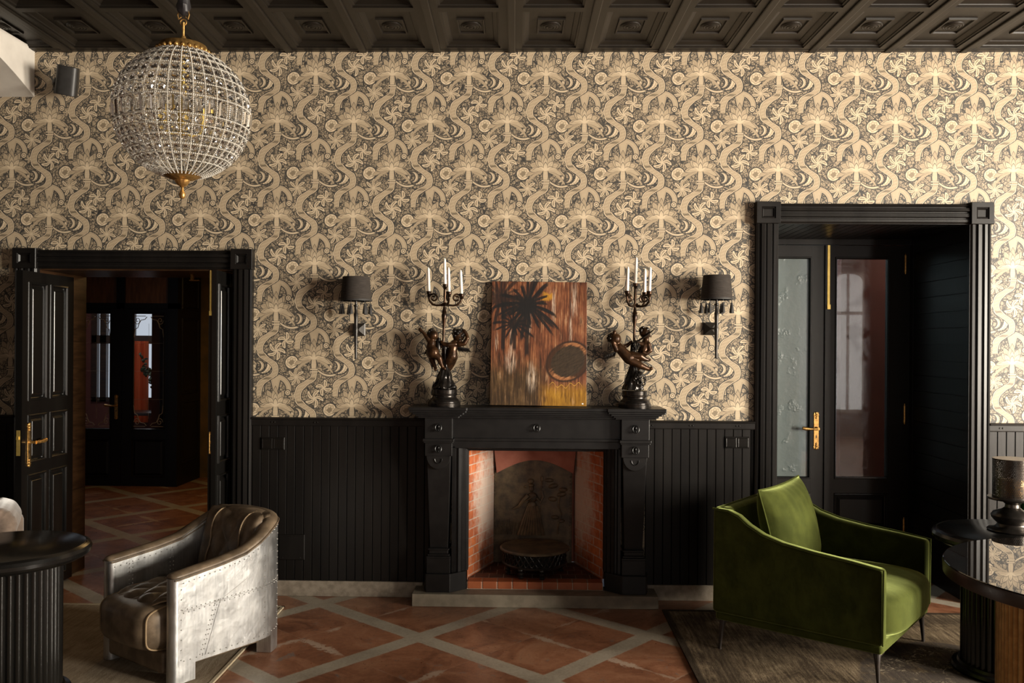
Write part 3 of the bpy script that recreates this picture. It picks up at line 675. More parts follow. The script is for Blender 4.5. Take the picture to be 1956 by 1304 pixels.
for s in (-1, 1):
    c = s*.640; p = MB()
    p.box(c-.091, c+.091, -.212, -.001, 1.088, 1.226)
    p.box(c-.103, c+.103, -.224, -.001, 1.070, 1.090); p.box(c-.097, c+.097, -.218, -.001, 1.060, 1.071)
    p.box(c-.089, c+.089, -.208, -.001, .975, 1.062)
    # scrolled bracket end and tapering shaft
    half = [(c+.079*cos(a), .976+.088*sin(a)) for a in [pi + pi*k/20 for k in range(21)]]
    p.prism(half, lambda u, q, h: (u, -h, q), .02, .205)
    p.add([(c-.078, -.188, .976), (c+.078, -.188, .976), (c+.060, -.135, .36), (c-.060, -.135, .36), (c-.078, 0, .976), (c+.078, 0, .976), (c+.060, 0, .36), (c-.060, 0, .36)],
          [(0, 1, 2, 3), (5, 4, 7, 6), (4, 0, 3, 7), (1, 5, 6, 2), (4, 5, 1, 0), (3, 2, 6, 7)])
    for i, z0, z1 in ((.070, .350, .362), (.063, .325, .350), (.072, .312, .325), (.079, .296, .312)): p.box(c-i, c+i, -.085-i-.005, -.001, z0, z1)
    p.box(c-.078, c+.078, -.168, -.001, .20, .298)
    po = mz(p).build('pilaster', mantelm, mt, smooth=False, bevel=.003)
    q = MB().tube([(c+.024*cos(a), -.209, .958+.030*sin(a)) for a in [pi*1.0 + pi*k/14 for k in range(15)]], .0035, 6); mz(q).build('scroll_line', mantelm, po)
    knob(c, -.212, 1.168, po); knob(c, -.208, 1.03, po)
    pl = MB(); o_ = c+s*.098; i1, i2 = c-s*.078, c-s*.180
    pl.prism([(o_, -.001), (o_, -.12), (c+s*.078, -.195), (i1, -.195), (i2, -.105), (i2, -.001)], lambda u, q_, h: (u, q_, h), .082, .202)
    mz(pl).build('plinth', mantelm, mt, smooth=False, bevel=.003)
    jb = MB().extr([(0, 0), (0, .14), (.018, .14), (.024, .118), (.036, .118), (.042, .128), (.060, .122), (.066, .100), (.085, .096), (.090, .074), (.104, .07), (.104, 0)], (s*.556, 0, .2), (s*.556, 0, 1.03), (-s, 0, 0), (0, -1, 0))
    mz(jb).build('inner_jamb', mantelm, mt, smooth=False)
jb = MB().extr([(0, 0), (0, .136), (.012, .128), (.030, .122), (.036, .100), (.05, .096), (.055, .074), (.068, .07), (.068, 0)], (-.5, 0, 1.065), (.5, 0, 1.065), (0, 0, -1), (0, -1, 0))
mz(jb).build('inner_lintel', mantelm, mt, smooth=False)
# brick firebox
fb = thing('firebox', 'brick lined fireplace opening with whitened sides', 'firebox', (MCX-.005, 0, .082))
HX = .4505
for s in (-1, 1):
    MB().prism([(s*.450, -.066), (s*.450, -.01), (s*.288, .42), (s*.33, .46), (s*.515, .46), (s*.515, .002), (s*.4515, .002), (s*.4515, -.066)], lambda u, q, h: (u, q, h), .05, .93).build('brick_side', brick, fb, smooth=False)
mb = MB(); cur = [(-.30, .93)] + [(-.275 + .55*i/20, .70 + .095*sin(pi*i/20)) for i in range(21)] + [(.30, .93)]
mb.prism(cur, lambda u, q, h: (u, .425-h, q), .028, .05); mb.box(-.5, .5, .455, .50, .05, .97).box(-.515, .515, .002, .50, .93, .97)
mb.build('plaster_arch', pinkplaster, fb, smooth=False)
MB().box(-HX, HX, -.098, .46, 0, .0465).build('grout_bed', grout, fb, smooth=False)
for k in range(9):
    x = -HX + .1001*k; MB().box(x+.002, x+.0981, -.102, -.002, .001, .050).build('hearth_tile', tile, fb, smooth=False, bevel=.006)
back = MB()
for r_ in range(4):
    for k in range(10):
        x = -.455 + .098*k - (.049 if r_ % 2 == 0 else 0); x0, x1 = max(x, -.45), min(x+.094, .45); y = .002+.104*r_
        if x1-x0 > .01: back.box(x0, x1, y, y+.1, .02, .0495)
back.build('hearth_bricks', varied('sooted floor brick', (.15, .05, .025), (.07, .035, .022), 9, .6, bump=.2), fb, smooth=False, bevel=.003)
castm = varied('cast iron with rusty bloom', (.055, .042, .031), (.15, .11, .062), 14, .48, .25, bump=.3, bscale=90)
fp = thing('fireback', 'arched cast iron fireback plate with a robed figure in relief', 'fireback', (MCX-.02, .40, .134))
poly = [(-.284, 0), (.284, 0), (.284, .655)] + [(.284-.568*i/20, .655+.095*sin(pi*i/20)) for i in range(1, 20)] + [(-.284, .655)]
MB().prism(poly, lambda u, q, h: (u, -h, q), -.02, .0).build('plate', castm, fp, smooth=False, bevel=.004)
bd = MB()
for i in range(26):
    for s in (-1, 1): bd.ell((s*.272, -.002, .02+.025*i), (.006, .005, .009), 6, 4)
tag(bd.build('beaded_edge', castm, fp), kind='stuff')
fg = MB(); k_ = .00075
def q_(x, y, d=.004): return ((x-443)*k_, -d*1.3, .735-(y-90)*k_)
fg.ell(q_(432, 360), (0.0172, 0.0120, 0.0224), 12, 8); fg.ell(q_(430, 325), (0.0211, 0.0135, 0.0145), 12, 8); fg.ell(q_(425, 285), (0.0238, 0.0105, 0.0185), 12, 8); fg.ell(q_(375, 340), (0.0132, 0.0075, 0.0092), 10, 6)
fg.ell(q_(440, 440), (0.0409, 0.0165, 0.0363), 14, 8); fg.ell(q_(435, 520), (0.0363, 0.0165, 0.0363), 14, 8)
fg.tube([q_(400, 420, .012), q_(350, 470, .014), q_(310, 530, .012), q_(255, 552, .008)], [0.0158, 0.0145, 0.0112, 0.0059], 8)
fg.tube([q_(480, 440, .012), q_(520, 480, .014), q_(545, 430, .014), q_(535, 370, .012)], [0.0132, 0.0119, 0.0092, 0.0079], 8)
for i in range(9): fg.tube([q_(400+i*11, 520, .012), q_(360+i*20, 640, .014), q_(310+i*30, 800, .010)], [0.0079, 0.0106, 0.0132], 6)
fg.tube([q_(330, 500, .02), q_(470, 415, .022)], [0.0053, 0.0053], 6)
fg.build('relief_figure', castm, fp)
sp = MB().tube([q_(532, 300, .012), q_(522, 640, .012), q_(518, 790, .010)], .0035, 6); sp.ell(q_(532, 265), (.011, .006, .024), 8, 8); sp.ell(q_(532, 310), (.007, .006, .009), 8, 6); sp.ell(q_(532, 340), (.007, .006, .009), 8, 6)
sp.build('relief_spear', castm, fp)
tr = MB()
for x, y, a, b_ in ((600, 275, .05, .02), (640, 330, .055, .024), (735, 365, .05, .022), (720, 410, .055, .024), (635, 455, .05, .024), (660, 630, .045, .02), (720, 665, .04, .018)): tr.ell(q_(x, y), (a*.66, .010, b_*.75), 10, 6, M=Matrix.Rotation(.3*sin(x), 3, 'Y'))
tr.tube([q_(700, 430), q_(690, 520), q_(720, 600), q_(690, 700), q_(685, 790)], .007, 6)
tr.build('relief_tree', castm, fp)
gr = MB()
for i in range(60): x = random.uniform(90, 330); gr.tube([q_(x, 800, .002), q_(x+random.uniform(-25, 25), random.uniform(640, 760), .006)], [.005, .002], 5)
tag(gr.build('relief_grass', castm, fp), kind='stuff')
# round iron fire basket
fk = thing('fire_basket', 'low round black iron fire stand with lattice sides inside the fireplace', 'fire basket', (.052, .135, .1335))
MB().lathe([(0, .178), (.195, .178), (.215, .183), (.232, .183), (.240, .176), (.240, .168), (.225, .160), (.0, .160)], 48).build('lid_plate', castm, fk)
MB().lathe([(.212, .075), (.223, .070), (.226, .080), (.216, .088), (.206, .086)], 48).lathe([(.0, .074), (.212, .074), (.212, .078), (0, .078)], 40).build('base_ring', iron, fk)
MB().lathe([(.196, .08), (.196, .16)], 40).build('inner_drum', newmat('soot', (.004, .004, .004), .8), fk)
la = MB(); N_ = 34
for k in range(N_):
    for s in (-1, 1):
        a = 2*pi*k/N_; la.tube([((.214+.004*sin(j*2.5))*cos(a+s*.26*j/6), (.214+.004*sin(j*2.5))*sin(a+s*.26*j/6), .082+.080*j/6) for j in range(7)], .0042, 5)
la.build('lattice_band', iron, fk)
for a in (R(-75), R(15), R(105), R(195), R(-120)):
    MB().lathe([(.010, 0), (.017, .004), (.019, .016), (.012, .022), (.018, .030), (.018, .040), (.012, .046), (.019, .056), (.016, .074)], 12, (.19*cos(a), .19*sin(a), 0)).build('leg', iron, fk)
# ================================================================== PAINTING
def painting_mat():
    m = newmat('painted palms and drum on canvas', rough=.5, spec=.3); n = NB(m); X, Y, Z = n.coords(); u = X/.635 + .5; v = Z/.83
    st = n.noise(n.xyz(u*24., v*1.6), 2.2, 5, .7); st2 = n.noise(n.xyz(u*60., v*3.2), 2, 4, .7); bl = n.noise(n.xyz(u*2.2, v*2.), 2.3, 3)
    t = st*.62 + st2*.34 + bl*.30 - .13
    c = n.ramp(t, [(.34, (.020, .008, .005)), (.44, (.075, .025, .012)), (.52, (.16, .052, .022)), (.60, (.26, .105, .045)), (.72, (.44, .27, .15))])
    dk = n.ramp(t, [(.34, (.012, .007, .004)), (.48, (.045, .024, .010)), (.58, (.11, .06, .024)), (.70, (.36, .26, .14))])
    c = n.mix(n.ss(v + (st - .5)*.5, .44, .22)*n.ss(u, .70, .45), c, dk)
    yl = n.ramp(t, [(.36, (.07, .028, .005)), (.50, (.24, .11, .010)), (.64, (.46, .24, .028))])
    c = n.mix(n.ss(v + (st - .5)*.16, .20, .10)*n.ss(u + (bl-.5)*.3, .46, .62), c, yl)
    c = n.mix(n.ss(((u - .60).abs()*1.2).max((v - .885).abs()*2.2) + (bl - .5)*.2 + (st2 - .5)*.2, .085, .03)*.85, c, (.44, .21, .02))
    c = n.mix(n.ss(st*.5 + n.noise(n.xyz(u*9., v*2.6), 2.4, 3)*.5, .55, .64)*.55, c, (.40, .24, .13)); c = n.mix(n.ss(st2*.6 + n.noise(n.xyz(u*6., v*1.8), 3.1, 3)*.4, .46, .36)*.75, c, (.016, .008, .005))
    # pale strokes
    for cu, cv, wu, wv in ((.865, .86, .05, .17), (.65, .80, .025, .16), (.21, .36, .07, .12), (.43, .22, .06, .14), (.055, .52, .02, .1), (.40, .68, .03, .14), (.21, .52, .02, .12), (.83, .60, .02, .14)):
        e = (((u - cu)/wu).pow(2.) + ((v - cv)/wv).pow(2.)).sqrt()
        c = n.mix(n.ss(e, 1.1, .3)*n.ss(st2, .44, .60)*.85, c, (.60, .47, .36))
    # trunks and palm crowns
    def tr(c, cu, v0, v1, wd): return n.mix(n.ss((u - cu + (st2 - .5)*.012).abs(), wd, wd*.6)*n.ss(v, v0, v0+.04)*n.ss(v, v1, v1-.04)*.92, c, (.012, .009, .008))
    c = tr(c, .375, .38, .80, .026); c = tr(c, .125, .42, .85, .026); c = tr(c, .245, .42, .66, .022)
    def crown(c, cu, cv, rad, k, ph, op):
        dx = (u - cu)*.765; dy = v - cv + dx*dx*1.3 + (st2 - .5)*.02; r = (dx*dx + dy*dy).sqrt(); a = dx.atan2(dy)
        lob = ((a + ph)*(k/2.)).cos().abs(); ln = ((a*3.7 + ph).sin()*.22 + .80)*rad
        mk = n.ss(lob - r/ln*.70 - .24 + (st2 - .5)*.45 + (st - .5)*.3, .0, .16)*n.ss(r/ln, 1., .85)
        return n.mix(mk.max(n.ss(r, rad*.30, rad*.2))*op, c, (.010, .009, .009))
    c = crown(c, .09, .87, .30, 19., .3, .7); c = crown(c, .10, .85, .24, 13., .9, .5); c = crown(c, .375, .81, .31, 19., .0, .95); c = crown(c, .385, .80, .27, 13., .8, .9); c = crown(c, .235, .655, .19, 15., .5, .93)
    # drum
    dx = (u - .805)*.765; dy = v - .355; ca, sa = cos(R(35)), sin(R(35)); p = dx*ca + dy*sa; q = dy*ca - dx*sa
    e = ((p/.178).pow(2.) + (q/.145).pow(2.)).sqrt() + (bl - .5)*.06; an = q.atan2(p)
    sw = n.noise(n.xyz(p*9., q*40.), 2, 4, .7)
    c = n.mix(n.ss(e, 1.12, 1.02)*.9, c, (.022, .011, .007)); rimf = n.ss((an*2. + .4).sin() + (sw - .5)*2.4, -.2, .9); c = n.mix(n.ss(e, 1.0, .93)*.9, c, n.mix(rimf, (.045, .018, .008), n.ramp(sw, [(.35, (.12, .045, .018)), (.55, (.32, .13, .05)), (.7, (.46, .24, .11))])))
    c = n.mix(n.ss(e + (sw - .5)*.16, .86, .76), c, n.ramp(sw, [(.3, (.014, .009, .006)), (.7, (.055, .034, .018))]))
    # thin yellow scratches under the drum
    zz = ((u*70.).sin()*.014 + (u*23.).sin()*.012 + .165 - v).abs(); c = n.mix(n.ss(zz, .004, .001)*n.ss(u, .60, .64)*n.ss(u, .97, .93)*.8, c, (.50, .28, .04))
    n.color(c); n.bump(st2*.6 + t*.4, .35, .003); return m
pt = thing('painting', 'unframed canvas of dark palm trees and a round drum leaning on the mantel', 'painting', (.065, -.132, 1.3025))
pt.rotation_euler = (R(-8.2), R(.4), 0)
MB().box(-.3175, .3175, -.024, 0, 0, .83).build('canvas', painting_mat(), pt, smooth=False, bevel=.002)
MB().box(.287, .297, -.0255, -.024, .012, .020).build('corner_label', wax, pt, smooth=False)
# ================================================================== CANDELABRA
def figure(chains, name, m, parent, f, vox=.0032, extra=None):
    mb = MB()
    for ch in chains: mb.caps([(f(*c[:3]), (c[3]*1.16+2)*.000503) for c in ch])
    if extra: extra(mb)
    o = mb.build(name, m, parent)
    r_ = o.modifiers.new('remesh', 'REMESH'); r_.mode = 'VOXEL'; r_.voxel_size = vox; r_.use_smooth_shade = True
    s_ = o.modifiers.new('smooth', 'SMOOTH'); s_.factor = .5; s_.iterations = 4
    return o
def curls(mb, c, r, nn, seed):
    rd = random.Random(seed)
    for i in range(nn):
        v = Vector((rd.uniform(-1, 1), rd.uniform(-1, 1), rd.uniform(-.4, 1))).normalized(); mb.ell(Vector(c) + v*r*.86, r*rd.uniform(.24, .34), 8, 6)
def wing(mb, f, root_, tip, n_, wd, d):
    a = Vector(f(*root_, d)); b_ = Vector(f(*tip, d)); dr = (b_-a).normalized()
    for i in range(n_):
        t0 = i/(n_-1); st = a.lerp(b_, t0*.78); en = st + dr*(.012+.016*t0) + Vector((0, 0, -.020-.012*(1-t0)))
        mb.tube([st, st.lerp(en, .5) + Vector((0, -.002*(i % 2), 0)), en], [wd*.5, wd*.72, wd*.22], 8, sq=.5)
    mb.tube([a, a.lerp(b_, .5), b_], [wd*.8, wd*.7, wd*.3], 8, sq=.6)
baseprof = [(0, 0), (.107, 0), (.108, .022), (.104, .026), (.104, .031), (.098, .034), (.094, .044), (.092, .048), (.084, .052), (.079, .062), (.079, .068), (.086, .072), (.087, .080), (.083, .084), (.084, .108), (.080, .112), (0, .112)]
def candelabrum(name, label, X, x0, arms, chA, chB, body, dark, hair, stem_bend, topz, group):
    root = thing(name, label, 'candelabra', (X, -.14, 1.298), group=group)
    f = lambda x, y, d=0: Vector(((x-x0)*.000503, d*.000503, (1240-y)*.000503))
    MB().lathe(baseprof, 40).build('pedestal', bronzedark, root)
    bo = MB(); body(bo, f); o = bo.build('rock_and_drapery', bronzedark, root)
    r_ = o.modifiers.new('remesh', 'REMESH'); r_.mode = 'VOXEL'; r_.voxel_size = .0035; r_.use_smooth_shade = True
    A = figure(chA, 'cherub', bronzelight, root, f); B_ = figure(chB, 'cherub', bronzelight, root, f)
    for fig, hs_ in ((A, hair[0]), (B_, hair[1])):
        hb = MB(); c = f(*hs_[:3]); hb.ell(c, hs_[3]*.000503*.9, 14, 10); curls(hb, c, hs_[3]*.000503, 26, hs_[0]); hb.build('hair', bronzedark, fig)
    for nm, own, wb in dark(f): wb.build(nm, bronzedark, (A, B_)[own])
    # candle stem
    sb = MB(); sx = stem_bend
    zs = [(.40, .010), (.435, .008), (.47, .009), (.50, .008), (.54, .010), (.575, .016), (.598, .019), (.612, .014), (.62, .018), (.628, .012), (.66, .008), (.70, .008), (.73, .010), (topz-.02, .009)]
    sb.tube([(sx*(1-(z-.40)/.4)*.5 if z < .8 else 0, 0, z) for z, r_ in zs], [r_ for z, r_ in zs], 12)
    st = sb.build('stem', bronze, root)
    cup = [(.007, -.034), (.014, -.028), (.011, -.022), (.017, -.014), (.0165, -.006), (.019, 0), (.019, .003), (.0085, .003), (.0085, -.008), (0, -.008)]
    MB().lathe(cup, 16, (0, 0, topz)).build('candle_cup', bronze, root)
    tops = [(0, 0, topz)]
    for ax_, ay_, az in arms:
        L = sqrt(ax_*ax_+ay_*ay_); ux, uy = ax_/L, ay_/L; P = lambda r_, z: (ux*r_, uy*r_, z)
        ab = MB().tube([P(.004, .672), P(L*.25, .664), P(L*.5, .662), P(L*.75, .668), P(L*.95, .690), P(L*1.02, .715), P(L, .74), P(L, az-.03)], [.009, .007, .007, .008, .0075, .007, .006, .008], 10)
        cxr, cz_ = L*.70, .712
        ab.tube([P(cxr + (.030-.022*t/20)*cos(-.3+t*.45), cz_ + (.030-.022*t/20)*sin(-.3+t*.45)) for t in range(21)], [.0062]*18+[.007, .008, .009], 8)
        ab.tube([P(.022 + .013*(1-t/14)*cos(t*.5+2), .668+.013*(1-t/14)*sin(t*.5+2)) for t in range(13)], .005, 6)
        ao = ab.build('candle_arm', bronze, root)
        MB().lathe(cup, 16, P(L, az)).build('candle_cup', bronze, ao); tops.append((ax_, ay_, az))
    return [(X+a, -.14+b_, 1.298+c) for a, b_, c in tops]
def bodyL(mb, f):
    tw = [(1010, 150), (985, 148), (950, 135), (915, 112), (880, 98), (840, 90), (790, 70), (730, 52), (660, 46), (580, 44), (500, 40), (430, 36), (400, 26)]
    mb.lathe([(r_*.000503, f(0, y).z) for y, r_ in tw], 36, (.002, 0, 0), rf=lambda a, z: 1+.13*sin(5*a+z*26)+.05*sin(11*a-z*40))
    for i in range(14): a = i*2.4; mb.ell((.062*cos(a), .062*sin(a), .122+.006*sin(i*3)), (.022, .022, .014), 8, 6)
def darkL(f):
    a, b_, c, d = MB(), MB(), MB(), MB()
    wing(a, f, (640, 470), (800, 492), 9, .014, -20); wing(b_, f, (300, 430), (215, 520), 7, .013, 15); wing(c, f, (290, 640), (300, 680), 3, .012, 20)
    d.tube([f(395, 350, 0), f(380, 420, -10), f(390, 500, -20)], [.014, .02, .016], 10)
    return [('wing', 1, a), ('wing', 0, b_), ('drapery_fold', 0, c), ('scarf', 0, d)]
A1 = [[(318, 316, -15, 58), (305, 370, -15, 30), (300, 410, -20, 46), (292, 475, -30, 54), (320, 540, -45, 72), (300, 545, -10, 66)], [(275, 400, -35, 27), (232, 335, -38, 22), (188, 278, -32, 16), (152, 250, -30, 19)], [(152, 250, -30, 10), (132, 232, -30, 8)], [(160, 245, -28, 9), (150, 222, -28, 7)],
      [(325, 412, -10, 26), (395, 430, 0, 21), (440, 465, 5, 17)], [(340, 560, -60, 50), (405, 612, -72, 34), (425, 680, -62, 25), (452, 735, -48, 16), (478, 752, -58, 15)], [(295, 580, 5, 45), (310, 660, 12, 31), (345, 735, 20, 18), (352, 765, 5, 18)], [(345, 318, -50, 9), (352, 330, -58, 10)]]
B1 = [[(650, 316, 0, 70), (622, 388, 0, 32), (592, 432, -10, 50), (572, 505, -12, 54), (566, 590, -20, 64)], [(605, 432, -40, 29), (525, 437, -62, 25), (458, 430, -52, 20), (430, 402, -42, 17)], [(655, 432, -30, 30), (730, 420, -36, 26), (768, 352, -30, 23), (757, 300, -24, 18), (726, 256, -20, 20)],
      [(545, 620, -30, 52), (512, 690, -10, 36), (485, 755, 0, 24), (470, 790, -15, 18)], [(585, 600, 20, 50), (560, 690, 40, 36), (530, 760, 40, 24)], [(700, 330, 10, 14), (722, 340, 8, 10)]]
GC = 'bronze cherub candelabra on the mantel'
spots = candelabrum('candelabrum', 'bronze candelabra left of the painting, two cherubs around a draped column', -.553, 470, [(-.106, -.008, .752), (.108, .012, .738), (.034, -.09, .745)], A1, B1, bodyL, darkL, ((304, 288, 0, 60), (648, 298, -2, 84)), -.02, .800, GC)
def bodyR(mb, f):
    tw = [(1010, 140), (985, 135), (930, 120), (860, 110), (800, 80), (760, 60), (700, 46), (620, 50), (520, 48), (440, 36), (390, 24)]
    mb.lathe([(r_*.000503, f(0, y).z) for y, r_ in tw], 36, (-.012, 0, 0), rf=lambda a, z: 1+.10*sin(4*a+z*30)+.05*sin(9*a-z*35))
    rd = random.Random(5)
    for i in range(150):
        a, b_ = rd.uniform(-pi, 0), rd.uniform(-1.2, 1.3); mb.ell(Vector(f(530, 890, -30)) + Vector((.052*cos(a)*cos(b_), .045*sin(a)*cos(b_), .062*sin(b_))), (.0075, .0075, .0065), 7, 5)
def darkR(f):
    a, b_, c = MB(), MB(), MB()
    wing(a, f, (250, 520), (90, 575), 9, .014, 10)
    b_.tube([f(470, 392, -50), f(540, 365, -58), (f(640, 300, -62)), f(720, 235, -60), f(765, 198, -55)], [.012, .020, .019, .012, .003], 10, sq=.35)
    rd = random.Random(3)
    for i in range(22): c.ell(f(505+rd.uniform(-45, 45), 440+rd.uniform(-38, 38), -55), .008, 7, 5)
    return [('wing', 0, a), ('wing', 1, b_), ('flower_bunch', 1, c)]
A2 = [[(240, 348, -5, 68), (268, 415, -5, 32), (292, 462, -12, 54), (345, 525, -18, 58), (420, 600, -22, 68)], [(250, 488, -42, 30), (212, 402, -48, 25), (214, 312, -42, 20), (226, 258, -32, 20)], [(226, 258, -32, 9), (240, 240, -32, 7)],
      [(455, 565, -25, 52), (560, 572, -45, 40), (620, 606, -34, 28), (668, 620, -24, 18), (692, 616, -26, 14)], [(450, 630, -35, 54), (560, 690, -55, 38), (622, 718, -48, 30), (682, 740, -42, 21), (708, 728, -48, 20)], [(325, 452, 20, 26), (400, 432, 20, 21), (450, 385, 8, 17)], [(300, 348, -20, 9), (308, 358, -22, 10)]]
B2 = [[(630, 268, 8, 62), (645, 345, 8, 30), (632, 425, 18, 56), (602, 520, 18, 58), (545, 590, 8, 56)], [(668, 415, -15, 31), (692, 495, -25, 26), (642, 538, -35, 21), (600, 520, -45, 18)], [(600, 420, -10, 28), (540, 400, -25, 22), (500, 380, -30, 17)], [(540, 600, 30, 48), (560, 680, 40, 34), (540, 750, 40, 22)], [(690, 300, 0, 10), (705, 312, 0, 10)]]
spots += candelabrum('candelabrum', 'bronze candelabra right of the painting, cherub reclining with legs stretched out', .700, 500, [(-.062, -.07, .758), (.084, -.05, .758), (.070, .075, .758)], A2, B2, bodyR, darkR, ((212, 342, 10, 74), (620, 252, 15, 70)), -.015, .812, GC)
cands = ['center tall white candle of the left candelabra', 'white candle on the far left arm of the left candelabra', 'white candle on the right arm of the left candelabra, next to the painting', 'white candle in front on the middle arm of the left candelabra',
         'center tall white candle of the right candelabra', 'white candle on the left arm of the right candelabra, next to the painting', 'white candle on the right front arm of the right candelabra', 'white candle on the right rear arm of the right candelabra']
for i, (p, lb) in enumerate(zip(spots, cands)):
    h = .182 if i % 4 == 0 else .168
    c = thing('candle', lb, 'candle', (p[0], p[1], p[2]-.008), group='white candles in the candelabra')
    MB().lathe([(0, 0), (.0082, 0), (.0105, .02), (.0095, h*.88), (.0075, h*.94), (.0035, h), (0, h+.003)], 14).build('wax', wax, c)
    MB().tube([(0, 0, h), (.001, 0, h+.009)], .0011, 5).build('wick', rubber, c)
    c.rotation_euler = (R(random.uniform(-1.5, 1.5)), R((-1.5, -2, -2.5, -1.5, 1.5, 1.5, 2, 1)[i]), 0)
# ================================================================== WALL THINGS
def sconce(label, X, d, ztop, px, tass):
    t = thing('wall_sconce', label, 'wall lamp', (X, 0, ztop-.545), group='black tasselled wall sconces')
    bx = px - X; zc = .198
    MB().rings((bx-.042, bx+.042, zc-.042, zc+.042), [(0, 0), (0, .016), (.004, .019), (.034, .052), (.040, .053)], XZ(0)).build('backplate', iron, t, smooth=False)
    MB().tube([(bx, -.045, zc), (bx*.4, -d*.7, zc), (0, -d, zc)], .007, 8).box(-.004, .004, -d-.004, -d+.1, zc-.004, zc+.004).build('bracket_arm', iron, t)
    MB().lathe([(.003, 0), (.009, .003), (.008, .012), (.012, .15), (.0135, .158), (.013, .17), (.015, .19), (.014, .205), (.012, .215), (.013, .26), (.015, .30), (.010, .31), (.010, .345), (.016, .350), (.016, .358), (.008, .362), (.008, .40)], 14, (0, -d, 0)).build('rod', iron, t)
    sh_ = MB().lathe([(.0995, .385), (.103, .385), (.0885, .545), (.0855, .545), (.0995, .388)], 44, (0, -d, 0)).build('lamp_shade', shade_m, t)
    MB().lathe([(.1035, .385), (.1045, .385), (.1045, .397), (.1030, .397)], 44, (0, -d, 0)).build('shade_trim', tassel_m, sh_)
    MB().lathe([(.0, .40), (.012, .40), (.016, .43), (.022, .455), (.018, .475), (.008, .483), (0, .484)], 16, (0, -d, 0)).tube([(-.097, -d, .389), (.097, -d, .389)], .002, 5).tube([(0, -d-.097, .389), (0, -d+.097, .389)], .002, 5).build('bulb', wax, t)
    for a in tass:
        x, y = .099*cos(R(a)), -d + .099*sin(R(a))
        MB().tube([(x, y, .388), (x, y, .362)], .0016, 5).lathe([(0, .366), (.006, .364), (.0075, .358), (.006, .352), (.0085, .348), (.014, .302), (.0135, .298), (0, .298)], 14, (x, y, 0), rf=lambda b_, z: 1+.06*sin(b_*7)).build('tassel', tassel_m, t)
sconce('black tasselled wall sconce left of the fireplace', -1.143, .135, 2.146, -1.146, (185, 222, 262, 315, 350, 60, 130))
sconce('black tasselled wall sconce between the mantel and the right doorway', 1.229, .150, 2.167, 1.215, (175, 232, 282, 330, 357, 60, 120))
t = thing('wall_speaker', 'small black loudspeaker on a bracket high in the left corner', 'speaker', (-3.16, 0, 3.44))
mb = MB().box(-.085, -.025, -.012, 0, -.045, .045); mb.tube([(-.055, -.01, 0), (-.05, -.06, 0), (-.01, -.09, .005), (.02, -.12, .005)], .016, 10); mb.ell((-.01, -.10, 0), .032, 14, 10); mb.tube([(-.07, -.01, .05), (-.04, -.05, .075), (.06, -.12, .085)], .003, 5)
mb.build('bracket', rubber, t)
sm = MB(); K = [(.066*math.copysign(abs(cos(a))**.45, cos(a)), .06*math.copysign(abs(sin(a))**.6, sin(a))) for a in [2*pi*i/40 for i in range(40)]]
sm.prism(K, lambda u, q, h: (u, q, h), -.094, .094)
M_ = Matrix.Translation((.085, -.15, -.005)) @ Matrix.Rotation(R(18), 4, 'Z') @ Matrix.Rotation(R(14), 4, 'X') @ Matrix.Rotation(R(7), 4, 'Y')
sm.xf(M_); sm.build('speaker_body', rubber, t, bevel=.005)
kk = MB().lathe([(0, .0951), (.012, .0951), (.012, .0955), (0, .0955)], 16, (0, -.01, 0)).xf(M_); kk.build('top_button', varied('grey plastic', (.05, .05, .05), (.07, .07, .07), 10, .4), t)
def socket(label, x0, x1, z0, z1, n_, name='wall_socket', cat='socket'):
    t = thing(name, label, cat, ((x0+x1)/2, -.0205, (z0+z1)/2)); W, H = (x1-x0), (z1-z0)
    MB().rings((-W/2, W/2, -H/2, H/2), [(0, 0), (0, .007), (.002, .009), (.008, .009)], XZ(0)).build('frame_plate', blackgloss, t, smooth=False)
    for k in range(n_):
        a = -W/2 + W*k/n_; MB().rings((a+.004, a+W/n_-.004, -H/2+.006, H/2-.006), [(0, .008), (.001, .0115), (.004, .0125), (.007, .0115)], XZ(0)).build('switch_rocker', blackgloss, t, smooth=False)
socket('black double switch plate on the panelling beside the left doorway', -1.800, -1.643, .985, 1.068, 2, 'light_switch', 'switch')
socket('black double switch plate on the panelling beside the right doorway', 1.318, 1.478, 1.022, 1.100, 2, 'light_switch', 'switch')
t = thing('access_panel', 'black flat cover panel low on the panelling behind the metal armchair', 'panel', (-1.59, -.0205, .329))
MB().rings((-.088, .088, -.085, .085), [(0, 0), (0, .009), (.003, .012), (.006, .012)], XZ(0)).build('cover', black, t, smooth=False)
for sx in (-.06, .06): MB().lathe([(.004, 0), (.004, .002), (0, .003)], 8, (sx, -.012, -.070), (0, -1, 0)).build('screw', iron, t)
# ================================================================== CHANDELIER
CH = Vector((-1.612, -1.85, 2.765)); CR = .302
ch = thing('chandelier', 'beaded crystal globe chandelier with gilded crown and finial', 'chandelier', CH)
def sph(lat, lon, r_=CR): return Vector((r_*cos(lat)*cos(lon), r_*cos(lat)*sin(lon), r_*sin(lat)))
ib = bmesh.new(); bmesh.ops.create_icosphere(ib, subdivisions=1, radius=1); IV = [v.co.copy() for v in ib.verts]; IF = [tuple(v.index for v in f_.verts) for f_ in ib.faces]; ib.free()
NM = 36; LT, LBm = R(69), R(-73)
bands = [R(a) for a in (60, 51, 42, 33, 23.5, 14, 3, -12.5, -21, -29.5, -38, -46.5, -54.5)]
for k in range(NM):
    lon = 2*pi*k/NM; mb = MB(); nb_ = 88
    for j in range(nb_):
        la_ = LBm + (LT-LBm)*j/(nb_-1); c = sph(la_, lon); mb.add([c + v*.0039 for v in IV], IF)
    mb.tube([sph(LBm + (LT-LBm)*j/24, lon, CR-.001) for j in range(25)], .0012, 4)
    mb.build('bead_strand', bead_m, ch)
